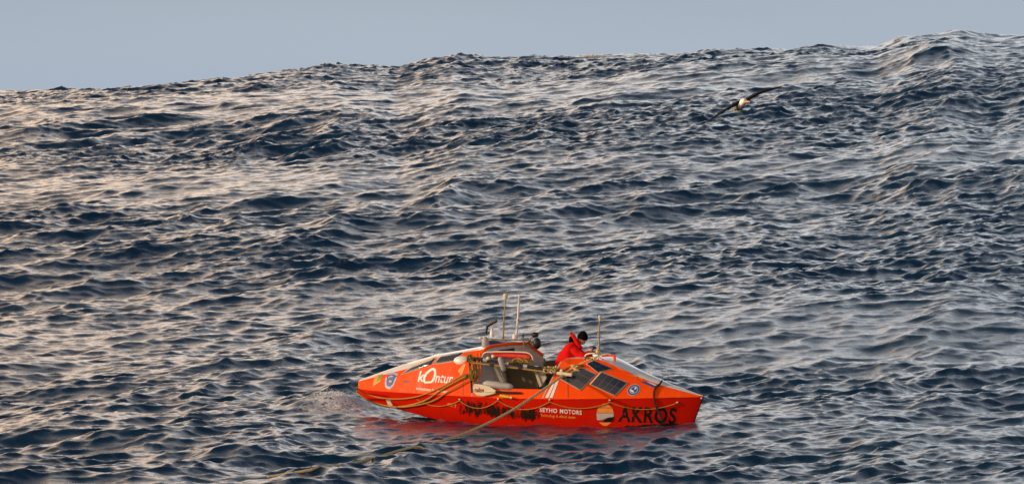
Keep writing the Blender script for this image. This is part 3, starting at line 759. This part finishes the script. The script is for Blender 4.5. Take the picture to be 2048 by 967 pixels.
st_ = patch('sticker', [(1044, 781), (1068, 782.5), (1066, 792.5), (1042, 791.5)], m_wpr, boat, .008, 3, 3, label='white rectangular sticker below the cockpit')
patch('motif', [(1046, 783), (1053, 783.4), (1052, 789.5), (1045, 789)], m_lblue, st_, .011, 2, 2)
patch('sticker', [(1072, 784), (1084, 785), (1083, 789), (1071, 788)], m_wpr, boat, .008, 2, 2, label='small white sticker beside the stripes')
for c_, y_ in (((1113, 734), -.9), ((1103, 743), -.92), ((1123, 741), -.9), ((986, 712), -.9), ((976, 716), -.92)):
    Mesh().ball(loc(*c_, y_), (.045, .035, .045), 10, 8).build('cleat', m_cream, boat)

# ------------------------------------------------------------------ things lashed to the boat
def root(name, p_local, label, cat, group=None):
    """an Empty at the thing's base; parts are given in the boat's frame and shifted to it"""
    e = empty(name, MB_ @ Matrix.Translation(p_local)); tag(e, label, cat, group); e['_o'] = list(p_local); return e
def part(m, name, mt, e, **k): return m.build(name, mt, e, origin=tuple(e['_o']), **k)
def oar(a, b, r, mt_shaft, label, grip=None, blade=None, y=-.9):
    A, B = loc(*a, y), loc(*b, y); e = root('oar', A, label, 'oar', 'oars lashed along the cockpit')
    n = 10; part(Mesh().tube([A + (B - A) * i / n for i in range(n + 1)], r, 10), 'shaft', mt_shaft, e)
    if grip:
        g0 = A + (B - A) * grip; part(Mesh().tube([g0, g0 + (B - g0) * .5, B + (B - A) * .004], [r * 1.7, r * 1.9, r * 1.7], 10), 'grip', m_cream, e)
    for t in (.22, .5, .74):
        c = A + (B - A) * t; d = (B - A).normalized() * .05; part(Mesh().tube([c - d, c + d], [r * 1.45] * 2, 10), 'sleeve', m_black if mt_shaft is not m_carbon else m_fend, e)
    return e
oar((937, 714), (1092, 738), .032, m_carbon, 'black-shafted oar lashed highest along the cockpit')
oar((940, 724), (1143, 749), .024, m_brass, 'ochre-shafted oar with a pale grip pointing at the solar panels', .86)
oar((946, 719), (1118, 738), .022, m_carbon, 'slim dark oar shaft between the two others above the cockpit', y=-.84)
# the loose oar whose cream blade hangs outside the hull
A = loc(990, 783, -1.02); e = root('oar', A, 'oar with its cream blade hanging over the gunwale', 'oar', 'oars lashed along the cockpit')
part(Mesh().tube([loc(985, 782, -1.02), loc(1010, 784, -1.0), loc(1042, 785, -.96)], .026, 10), 'shaft', m_carbon, e)
bp = [(992, 780), (978, 772), (962, 768), (948, 767), (945.5, 774), (947, 783), (953, 790), (966, 792), (980, 789), (991, 786)]
bo = part(Mesh().slab([loc(x, y, -1.04) for x, y in bp], (0, .03, 0)), 'blade', m_cream, e, smooth=30, bevel=.01)
part(Mesh().tube([loc(968, 782, -1.05), loc(980, 782.5, -1.05), loc(990, 783, -1.04)], [.008, .02, .026], 8), 'spine', m_cream, e)
cu = bpy.data.curves.new('txt', 'FONT'); cu.body = 'radov'; cu.size = .17; cu.offset = .004; to = bpy.data.objects.new('txt', cu); COL.objects.link(to)
bpy.context.view_layer.update(); tm = bpy.data.meshes.new_from_object(to.evaluated_get(bpy.context.evaluated_depsgraph_get())); bpy.data.objects.remove(to)
c0 = loc(949, 783, -1.0455) - A
for v in tm.vertices: v.co = Vector((c0.x + v.co.x * .62, c0.y, c0.z + v.co.y * .9))
tm.materials.clear(); link('lettering', tm, m_dkred, e)
# fenders
def fender(a, b, y, r, label, mt_=None):
    A, B = loc(*a, y), loc(*b, y); e = root('fender', A, label, 'fender', 'fenders tied in the cockpit'); d = B - A
    part(Mesh().tube([A, A + d * .06, A + d * .14, A + d * .5, A + d * .86, A + d * .94, B], [r * .3, r * .75, r, r * 1.04, r, r * .75, r * .3], 16), 'body', mt_ or m_fend, e)
    part(Mesh().tube([B, B + d.normalized() * .04], [r * .32, r * .25], 10), 'valve', m_black, e)
fender((966, 766), (1027, 774), -.88, .085, 'grey sausage fender lying along the coaming')
fender((999, 713), (1009, 742), -.96, .062, 'pale grey bottle-shaped fender hanging from the oars', m_fend)
e = root('strobe_light', loc(1008, 797, -1.03), 'yellow handheld light clipped below the coaming', 'light')
part(Mesh().tube([loc(1000, 790, -1.03), loc(1010, 792, -1.03), loc(1021, 794, -1.03)], [.03, .035, .02], 10), 'body', m_yel, e)
part(Mesh().tube([loc(1021, 794, -1.03), loc(1024, 794.5, -1.03)], [.03, .03], 10), 'lens', m_cream, e)

# ---- lashings: tangled turns of line round the oars
def tangle(cx, cy, w, h, n, y, r, mt_, label, seed, turns=3):
    rnd = random.Random(seed); e = root('lashing', loc(cx, cy + h, y), label, 'rope', 'lashings on the boat')
    for k in range(n):
        pts = []; ph = rnd.random() * 6; ax = rnd.uniform(.5, 1) * w; az = rnd.uniform(.5, 1) * h; ox, oy = rnd.uniform(-w, w) * .3, rnd.uniform(-h, h) * .3
        f1 = rnd.uniform(1, turns)
        for i in range(26):
            t = i / 25 * 2 * math.pi
            pts.append(loc(cx + ox + ax * math.sin(t + ph), cy + oy + az * math.cos(t * f1), y + .07 * math.cos(t * 2 + ph) + rnd.uniform(-.01, .01)))
        part(Mesh().tube(bez(pts, 3), r * rnd.uniform(.8, 1.2), 6), 'turn', mt_ if k % 3 else (m_yrope if mt_ is m_orope else m_orope), e)
tangle(941, 716, 7, 8, 7, -.86, .012, m_orope, 'dark olive lashing round the forward ends of the oars', 1)
tangle(946, 745, 8, 14, 8, -.90, .010, m_orope, 'olive and ochre line hanging in loops from the oar support', 2)
tangle(957, 778, 13, 7, 5, -.95, .009, m_orope, 'loose yellow-green loops above the cream oar blade', 3)
tangle(1040, 722, 26, 6, 7, -.88, .010, m_orope, 'green and ochre turns of line round the middle of the oars', 4)
tangle(1100, 738, 15, 7, 8, -.88, .013, m_rope, 'tan lashing with pale turns at the after ends of the oars', 5)
tangle(1150, 736, 20, 7, 7, -.62, .013, m_rope, 'bundle of tan rope heaped on the edge of the solar panels', 6, 1.6)
tangle(1180, 718, 14, 6, 5, -.38, .014, m_rope, 'pale rope coil on the cabin top below the short aerial', 7, 1.3)
# heap of lines running up to the roof
for a, b, m_, in (((1120, 752), (1182, 718), m_rope), ((1124, 756), (1186, 722), m_orope), ((1118, 744), (1168, 722), m_yrope), ((1130, 752), (1190, 726), m_rope)):
    LB = {(1120, 752): 'tan rope end running lowest from the pale oar grip up to the roof', (1124, 756): 'darkest olive rope end on the way up to the cabin top', (1118, 744): 'ochre rope end lying uppermost beside the crouching person', (1130, 752): 'tan rope end across the corner of the solar panels'}[a]
    p = [loc(a[0] + (b[0] - a[0]) * t, a[1] + (b[1] - a[1]) * t - 3 * math.sin(t * 3.1), -.84 + .42 * t) for t in np.linspace(0, 1, 8)]
    o = root('rope_end', p[0], LB, 'rope', 'ropes up to the cabin top'); part(Mesh().tube(bez(p, 3), .02, 8), 'line', m_, o)

# ---- mooring lines looped from the blunt end along the side
def line(name, pts, r, mt_, label, cat='rope', group=None):
    P = bez(pts, 6); me = Mesh().tube(P, r, 8); o = me.build(name, mt_, None, origin=tuple(P[0])); o.matrix_basis = MB_ @ Matrix.Translation(P[0]); tag(o, label, cat, group); return o
line('mooring_line', [on(713, 774, .03), on(735, 786, .03), on(775, 795.5, .03), on(830, 793, .035), on(880, 776, .04), on(931, 748, .05)], .016, m_yrope, 'ochre line in the shallowest loop along the boat side')
line('mooring_line', [on(713, 781, .03), on(735, 797, .03), on(765, 807, .03), on(800, 811, .03), on(850, 800, .04), on(890, 776, .04), on(933, 753, .05)], .020, m_yrope, 'ochre line in the middle loop, from the blunt end to the pulley')
line('mooring_line', [on(713, 784, .04), on(737, 800, .04), on(775, 810.5, .04), on(815, 811, .04), on(865, 801, .05), on(905, 779, .05), on(935, 762, .05)], .016, m_yrope, 'ochre line in the lowest loop, sagging to the foot of the side')

# ------------------------------------------------------------------ tow rope: from the oar ends down into the water, out again, and under
jj = (SX[600] > -9) & (SX[600] < 5); c0_, c1_ = np.where(jj)[0][[0, -1]]; r1_ = int(np.argmax(SY[:, 400] > 150)); r0_ = 28
gx, gy, gz = [q[r0_:r1_, c0_:c1_:2] for q in (SX, SY, SZ)]; nr_, nc_ = gx.shape
ii = np.arange(nr_ * nc_).reshape(nr_, nc_); ff = np.stack([ii[:-1, :-1], ii[:-1, 1:], ii[1:, 1:], ii[1:, :-1]], -1).reshape(-1, 4)
WATER = BVHTree.FromPolygons(np.stack([gx, gy, gz], -1).reshape(-1, 3).tolist(), ff.tolist())
def hit_water(px, py):
    """where the sight line through (px,py) meets the water"""
    h = WATER.ray_cast(cam.location, cam_ray(px, py).normalized()); return h[0]
def top_of_water(p):
    h = WATER.ray_cast(Vector((p.x, p.y, 6)), Vector((0, 0, -1))); return h[0].z if h[0] else 0
way = [(1126, 750), (1080, 783), (1030, 816), (980, 843), (930, 865), (885, 881)]
st = MB_ @ loc(1126, 750, -.88)
e1 = hit_water(868, 886); t0 = (st - cam.location).y; t1 = (e1 - cam.location).y
P = [cam.location + cam_ray(*w) * (t0 + (t1 - t0) * i / 5.6) for i, w in enumerate(way)] + [e1, e1 + Vector((-.15, 0, -.05))]
px_ = list(range(852, 600, -12)); py_ = np.interp(px_, [570, 630, 690, 760, 800, 830, 852], [946, 938, 929, 912, 899, 892, 888.5])
hp = [hit_water(a, b) for a, b in zip(px_, py_)]; ok = [(a, b, h) for a, b, h in zip(px_, py_, hp) if h]
ds = np.array([h.y for _, _, h in ok]); k5 = np.convolve(np.pad(ds, 3, mode='edge'), np.ones(7) / 7, 'valid')
Q = []
for i, ((a, b, h), d_) in enumerate(zip(ok, k5)):
    p = cam.location + cam_ray(a, b) * d_; p.z = max(p.z, top_of_water(p) + .012) if i > 0 else top_of_water(p) - .03; Q.append(p)
Q = [.25 * Q[max(i - 1, 0)] + .5 * Q[i] + .25 * Q[min(i + 1, len(Q) - 1)] for i in range(len(Q))]
Q = P[:-1] + [e1.lerp(Q[0], .5) + Vector((0, 0, -.01))] + Q + [Q[-1] + Vector((-.8, -.2, -.12))]
e = empty('tow_rope', Matrix.Translation(st)); tag(e, 'long tan tow rope running from the cockpit down into the water in front', 'rope')
Mesh().tube(bez(Q, 6), .029, 8).build('length', m_rope, e, origin=tuple(st))

# ------------------------------------------------------------------ skinned bodies
def skin(name, joints, bones, mt, parent=None, sub=2, mw=None, rootj=0):
    """one continuous surface grown on a skeleton: joints = {key: (xyz, radius or (rx,ry))}"""
    keys = list(joints); me = bpy.data.meshes.new(name + '_bones')
    me.from_pydata([joints[k][0] for k in keys], [(keys.index(a), keys.index(b)) for a, b in bones], [])
    o = bpy.data.objects.new(name, me); COL.objects.link(o)
    o.modifiers.new('skin', 'SKIN')
    for i, k in enumerate(keys):
        r = joints[k][1]; r = r if hasattr(r, '__len__') else (r, r)
        me.skin_vertices[0].data[i].radius = r; me.skin_vertices[0].data[i].use_root = (i == rootj)
    s = o.modifiers.new('sub', 'SUBSURF'); s.levels = sub; s.render_levels = sub
    bpy.context.view_layer.update(); dg = bpy.context.evaluated_depsgraph_get()
    m2 = bpy.data.meshes.new_from_object(o.evaluated_get(dg)); bpy.data.objects.remove(o)
    m2.materials.clear(); m2.materials.append(mt); m2.polygons.foreach_set('use_smooth', [True] * len(m2.polygons))
    return link(name, m2, None, parent, mw)
m_skin = mat('skin', (.50, .27, .17), .5, scale=12)
m_knit = mat('black_knit', (.005, .005, .006), .95, scale=60, bump=.6, spec=.05)
m_trou = mat('dark_trousers', (.03, .03, .035), .8, scale=20, bump=.3)
FP = loc(1135, 735, .10); FP.z = .42
per = empty('person', MB_ @ Matrix.Translation(FP)); tag(per, 'person in red hooded jacket and black beanie leaning over the cabin roof', 'person')
def Q_(px, py, y): return loc(px, py, y) - FP
y = .12
J = {'pelvis': (Q_(1124, 744, y), (.23, .20)), 'waist': (Q_(1127, 724, y), (.265, .23)), 'chest': (Q_(1139, 706, y), (.275, .215)), 'upper': (Q_(1148, 693, y), (.22, .18)), 'neck': (Q_(1156, 686, y), .12),
     'shn': (Q_(1146, 698, y - .20), .10), 'eln': (Q_(1167, 714, y - .25), .11), 'wrn': (Q_(1183, 703, y - .10), .075),
     'shf': (Q_(1150, 695, y + .20), .10), 'elf': (Q_(1172, 714, y + .24), .08), 'wrf': (Q_(1184, 704, y + .10), .052)}
skin('jacket', J, [('pelvis', 'waist'), ('waist', 'chest'), ('chest', 'upper'), ('upper', 'neck'), ('upper', 'shn'), ('shn', 'eln'), ('eln', 'wrn'), ('upper', 'shf'), ('shf', 'elf'), ('elf', 'wrf')], m_red, per)
# folds: a lumpy displacement so the cloth is not smooth
jk = [o for o in per.children if o.name.startswith('jacket')][0]
tx = bpy.data.textures.new('folds', 'CLOUDS'); tx.noise_scale = .11; dm = jk.modifiers.new('folds', 'DISPLACE'); dm.texture = tx; dm.strength = .07; dm.mid_level = .5
# legs
hipz = J['pelvis'][0]
L_ = {'hip': (hipz + Vector((0, 0, -.02)), .14), 'hn': (hipz + Vector((.02, -.11, -.06)), .10), 'kn': (hipz + Vector((.22, -.12, -.42)), .065), 'an': (Vector((hipz.x + .02, -.14, .06)), .045), 'tn': (Vector((hipz.x + .20, -.15, .04)), .04),
      'hf': (hipz + Vector((.02, .13, -.06)), .10), 'kf': (hipz + Vector((.22, .15, -.42)), .065), 'af': (Vector((hipz.x + .0, .18, .06)), .045), 'tf': (Vector((hipz.x + .18, .19, .04)), .04)}
skin('trousers', L_, [('hip', 'hn'), ('hn', 'kn'), ('kn', 'an'), ('an', 'tn'), ('hip', 'hf'), ('hf', 'kf'), ('kf', 'af'), ('af', 'tf')], m_trou, per)
# head: a shaped skull with nose, brow and jaw, facing the sharp end and slightly down
HC = Q_(1164.5, 676.5, y)
hd = Mesh(); n, m = 24, 18; vs = []; fs = []
def head_pt(th, ph):
    # ph = 0 looks towards +x (the face)
    d = Vector((math.sin(th) * math.cos(ph), math.sin(th) * math.sin(ph), math.cos(th)))
    r = Vector((d.x * .098, d.y * .076, d.z * .118))
    if d.x > 0: r.x -= .012 * d.x
    r.x += .030 * math.exp(-((d.z + .08) / .16) ** 2 - (d.y / .13) ** 2) * (d.x > 0)          # nose
    r.x += .008 * math.exp(-((d.z - .22) / .10) ** 2 - (d.y / .5) ** 2) * (d.x > 0)           # brow
    r.x -= .010 * (math.exp(-((d.z - .06) / .08) ** 2 - ((abs(d.y) - .33) / .14) ** 2)) * (d.x > 0)   # eye sockets
    r.x += .008 * math.exp(-((d.z + .42) / .06) ** 2 - (d.y / .25) ** 2) * (d.x > 0)          # lips
    if d.z < -.45: r.x += .012; r.y *= .92
    r.y += math.copysign(.012, d.y) * math.exp(-((d.x + .05) / .12) ** 2 - ((d.z - .0) / .22) ** 2) * (abs(d.y) > .6)  # ears
    return r
for i in range(1, m):
    for k in range(n): vs.append(head_pt(math.pi * i / m, 2 * math.pi * k / n))
vs += [head_pt(0, 0), head_pt(math.pi, 0)]; t = (m - 1) * n
for i in range(m - 2):
    for k in range(n): fs.append((i * n + k, (i + 1) * n + k, (i + 1) * n + (k + 1) % n, i * n + (k + 1) % n))
for k in range(n): fs.append((t, k, (k + 1) % n)); fs.append((t + 1, (m - 2) * n + (k + 1) % n, (m - 2) * n + k))
HR = Matrix.Translation(HC) @ Matrix.Rotation(R(-18), 4, 'Z') @ Matrix.Rotation(R(22), 4, 'Y') @ Matrix.Scale(1.2, 4)
hd.add([HR @ v for v in vs], fs); hd.build('head', m_skin, per, smooth=80)
ey = Mesh()
for s in (-1, 1): ey.ball(HR @ Vector((.079, s * .028, .008)), .012, 8, 6)
ey.build('eyes', m_black, per)
# beanie: cap over the upper skull
bn = Mesh(); vs = []; fs = []
for i in range(9):
    th = i / 8 * R(98)
    for k in range(24):
        q = 2 * math.pi * k / 24; d = Vector((math.sin(th) * math.cos(q), math.sin(th) * math.sin(q), math.cos(th)))
        f = 1.10 + (.07 if i >= 6 else 0); v = Vector((d.x * .098 * f, d.y * .080 * f, d.z * .122 * 1.13 + .022)); v.z += (.0 if i < 7 else .012 * math.cos(q)); vs.append(HR @ v)
for i in range(8):
    for k in range(24): fs.append((i * 24 + k, i * 24 + (k + 1) % 24, (i + 1) * 24 + (k + 1) % 24, (i + 1) * 24 + k))
bn.add(vs, fs); bn.build('beanie', m_knit, per, smooth=70)
# hood bunched behind the neck, black lined, and the collar
HH = HC + Vector((-.10, 0, -.03))
hk = Mesh(); hr = []
for i in range(17):
    a = R(-200 + 220 * i / 16); hr.append(HC + Vector((-.035 + .0 * i, .115 * math.cos(a) , -.015 + .125 * math.sin(-a))) + Vector((-.09 * abs(math.sin(-a)) * .3, 0, 0)))
hood = [Q_(1143, 668, y - .09), Q_(1147, 672, y - .11), Q_(1152, 680, y - .12), Q_(1158, 690, y - .12), Q_(1164, 697, y - .09)]
hk.tube(bez(hood, 5), [.034] * 3 + [.046] * 6 + [.052] * 6 + [.046] * 4 + [.03] * 2, 10)
hood2 = [Q_(1143, 667, y + .02), Q_(1141, 673, y - .02), Q_(1142, 681, y), Q_(1148, 690, y)]
hk.tube(bez([Q_(1143, 667, y - .10), Q_(1142, 666, y), Q_(1144, 668, y + .10), Q_(1152, 682, y + .13), Q_(1162, 696, y + .10)], 5), .035, 10)
hk.build('hood', m_red, per, smooth=70)
Mesh().ball(Q_(1144, 679, y), (.075, .10, .10), 14, 10).ball(Q_(1153, 684, y), (.07, .085, .09), 14, 10).build('hood_lining', m_knit, per, smooth=80)
# hands: palm, four bent fingers and a thumb each, closed round the camera
CAMP = Q_(1184, 694, y)
def hand(w, tip, side, nm):
    w = Vector(w); d = (Vector(tip) - w).normalized(); up = Vector((0, 0, 1)); sd_ = d.cross(up).normalized() * side; up = sd_.cross(d) * side
    J = {'w': (w, .026), 'p': (w + d * .045, (.036, .02)), 'k': (w + d * .085, (.038, .018))}; B = [('w', 'p'), ('p', 'k')]
    for i, (o_, l) in enumerate(((-.030, .062), (-.010, .072), (.010, .068), (.029, .054))):
        b0 = w + d * .088 + up * o_; a1 = b0 + d * l * .45 - sd_ * .006; a2 = a1 + d * l * .25 - sd_ * l * .30; a3 = a2 - sd_ * l * .35
        for j, q in enumerate((b0, a1, a2, a3)): J[f'f{i}{j}'] = (q, (.0095, .0085, .008, .007)[j])
        B += [('k', f'f{i}0'), (f'f{i}0', f'f{i}1'), (f'f{i}1', f'f{i}2'), (f'f{i}2', f'f{i}3')]
    t0 = w + d * .035 + up * .03; J['t0'] = (t0, .013); J['t1'] = (t0 + d * .03 + up * .018 - sd_ * .018, .011); J['t2'] = (t0 + d * .05 + up * .012 - sd_ * .042, .009)
    B += [('p', 't0'), ('t0', 't1'), ('t1', 't2')]
    return skin(nm, J, B, m_skin, per, sub=1)
hand(J['wrn'][0], CAMP + Vector((-.01, -.05, -.01)), -1, 'hand'); hand(J['wrf'][0], CAMP + Vector((-.01, .05, -.01)), 1, 'hand')
ce = empty('binoculars', MB_ @ Matrix.Translation(FP + CAMP)); tag(ce, 'black binoculars held in front of the face of the person in red', 'binoculars')
Mesh().tube([(-.05, -.032, .01), (.0, -.034, 0), (.07, -.036, -.015)], [.022, .027, .034], 12).build('barrel', m_black, ce)
Mesh().tube([(-.05, .032, .01), (.0, .034, 0), (.07, .036, -.015)], [.022, .027, .034], 12).build('barrel', m_black, ce)
Mesh().box((-.03, -.03, -.015), (.03, .03, .012)).build('bridge', m_black, ce, smooth=0)

# ------------------------------------------------------------------ the albatross
def wp(px, py, d):
    r = cam_ray(px, py); return cam.location + r * d
D0 = 141.0
bc = wp(1484, 209, D0); br = empty('albatross', Matrix.Translation(bc)); tag(br, 'white-headed albatross gliding with long dark wings spread over the swell', 'bird')
def bp_(px, py, dd=0): return wp(px, py, D0 + dd) - bc
m_bw = mat('white_feathers', (.92, .88, .82), .8, scale=30, bump=.4); m_bd = mat('dark_feathers', (.007, .006, .006), .9, scale=40, bump=.5, var=.5)
m_by = mat('backlit_tail_feathers', (.55, .42, .10), .8, scale=30); m_bill = mat('bill', (.75, .36, .20), .4)  # tail yellow has the light from behind put into its colour
m_bg = mat('shaded_grey_feathers', (.16, .16, .16), .8, scale=30, bump=.4)  # body grey includes painted shade for the underside
Mesh()
BJ = {'breast': (bp_(1484, 210.5, -.10), (.10, .10)), 'body': (bp_(1480, 213, .12), (.105, .10)), 'rump': (bp_(1473, 217, .36), (.06, .05)), 'tail': (bp_(1469, 219.5, .52), (.03, .018))}
skin('body', BJ, [('breast', 'body'), ('body', 'rump'), ('rump', 'tail')], m_bg, br)
HJ = {'neck': (bp_(1483.5, 209, -.16), (.085, .085)), 'head': (bp_(1487.5, 202.5, -.34), (.098, .098)), 'face': (bp_(1491, 202.5, -.44), (.05, .05))}
skin('head', HJ, [('neck', 'head'), ('head', 'face')], m_bw, br)
Mesh().tube([bp_(1491.5, 203, -.44), bp_(1495, 203.6, -.52), bp_(1498.5, 203.6, -.58), bp_(1500, 204.6, -.60)], [.034, .026, .02, .008], 10).build('bill', m_bill, br)
eb = Mesh(); eb.ball(bp_(1489.5, 200.5, -.50), (.022, .012, .010)); eb.build('eye', m_black, br)
Mesh().slab([bp_(1478, 213, .3), bp_(1470, 213.5, .5), bp_(1466, 219.5, .62), bp_(1471, 222, .6), bp_(1481, 218.5, .3)], (0, .02, -.03)).build('tail', m_by, br, smooth=0, bevel=.008)
Mesh().tube([bp_(1474, 218, .45), bp_(1469, 221, .62), bp_(1465, 220.5, .7)], [.02, .016, .01]).build('foot', m_black, br)
def wing(pts, nm):
    """an airfoil strip along the leading edge: (px, py, chord, sweep)"""
    me = Mesh(); rings = []
    for px, py, ch, dd, th in pts:
        c = bp_(px, py, dd); r = []
        for k in range(12):
            a = 2 * math.pi * k / 12; xx = math.cos(a); zz = math.sin(a)
            r.append(c + Vector((0, (xx * .5 + .5) * ch, zz * th * 1.7 * (1 - .6 * (xx * .5 + .5)) - .16 * ((xx * .5 + .5)) ** 2 * ch * 1)))
        rings.append(r)
    n = 12
    for r in rings: me.v += [tuple(v) for v in r]
    for i in range(len(rings) - 1):
        for k in range(n): me.f.append((i * n + k, i * n + (k + 1) % n, (i + 1) * n + (k + 1) % n, (i + 1) * n + k)); me.m.append(0)
    me.f.append(tuple(range(n))); me.m.append(0); me.f.append(tuple(range((len(rings) - 1) * n, len(rings) * n))[::-1]); me.m.append(0)
    return me.build(nm, m_bd, br, smooth=50)
wing([(1481, 207, .24, -.05, .05), (1475, 206, .24, -.06, .045), (1466, 210.5, .23, -.10, .036), (1452, 219, .20, -.12, .028), (1436, 229, .17, -.06, .024), (1420, 240, .12, .05, .016), (1409, 247, .07, .16, .010), (1403, 251, .01, .28, .003)], 'wing')
wing([(1487, 205, .24, -.05, .05), (1497, 197, .25, -.06, .045), (1508, 190.5, .24, -.10, .038), (1522, 184.5, .21, -.13, .030), (1538, 179.5, .17, -.08, .024), (1552, 176, .12, .03, .016), (1561, 173.5, .07, .14, .010), (1567, 172, .01, .24, .003)], 'wing')
for o in list(bpy.data.objects):
    if '_o' in o.keys(): del o['_o']

# ------------------------------------------------------------------ broken water: spray at the blunt end and on two far crests
m_foam = mat('foam', (.80, .80, .78), .9, scale=30, bump=.5)
def spray(name, centre, n, sx_, sy_, sz_, r0, r1, label, seed, base_z=None):
    rnd = random.Random(seed); m = Mesh()
    for i in range(n):
        a, b = rnd.gauss(0, sx_), rnd.gauss(0, sy_); w = math.exp(-(a / sx_) ** 2 * .5); z = -.02 + abs(rnd.gauss(0, sz_)) * w
        k = rnd.uniform(r0, r1) * (1.15 - min(1, z / (sz_ * 2.5)))
        g = Vector((centre.x + a, centre.y + b, 0)); g.z = (top_of_water(g) if base_z is None else base_z) + z
        m.ball(g, (k * rnd.uniform(.8, 1.8), k, k * rnd.uniform(.5, .9)), 6, 4)
    o = m.build(name, m_foam, None, smooth=80, origin=tuple(centre)); o.location = centre; tag(o, label, 'spray', kind='stuff')
c1 = MB_ @ Vector((-4.95, -.1, .3)); spray('spray', c1, 620, .30, .42, .07, .005, .015, 'small white splash of broken water at the blunt end of the boat', 3)
FAR = BVHTree.FromPolygons(np.stack([SX[900:1520, ::4], SY[900:1520, ::4], SZ[900:1520, ::4]], -1).reshape(-1, 3).tolist(),
    (lambda q: np.stack([q[:-1, :-1], q[:-1, 1:], q[1:, 1:], q[1:, :-1]], -1).reshape(-1, 4).tolist())(np.arange(SX[900:1520, ::4].size).reshape(SX[900:1520, ::4].shape)))
for k, (px, wd_, hh) in enumerate(((1186, .30, .07),)):
    for py in range(60, 240):
        h = FAR.ray_cast(cam.location, cam_ray(px, py).normalized())
        if h[0]: break
    spray('spray', h[0], 260, wd_, .5, hh, .012, .032, ('white spray blown from the far crest right of the two aerials', 'thin white spray on the far swell crest up from the blunt end of the boat')[k], 5 + k, h[0].z)
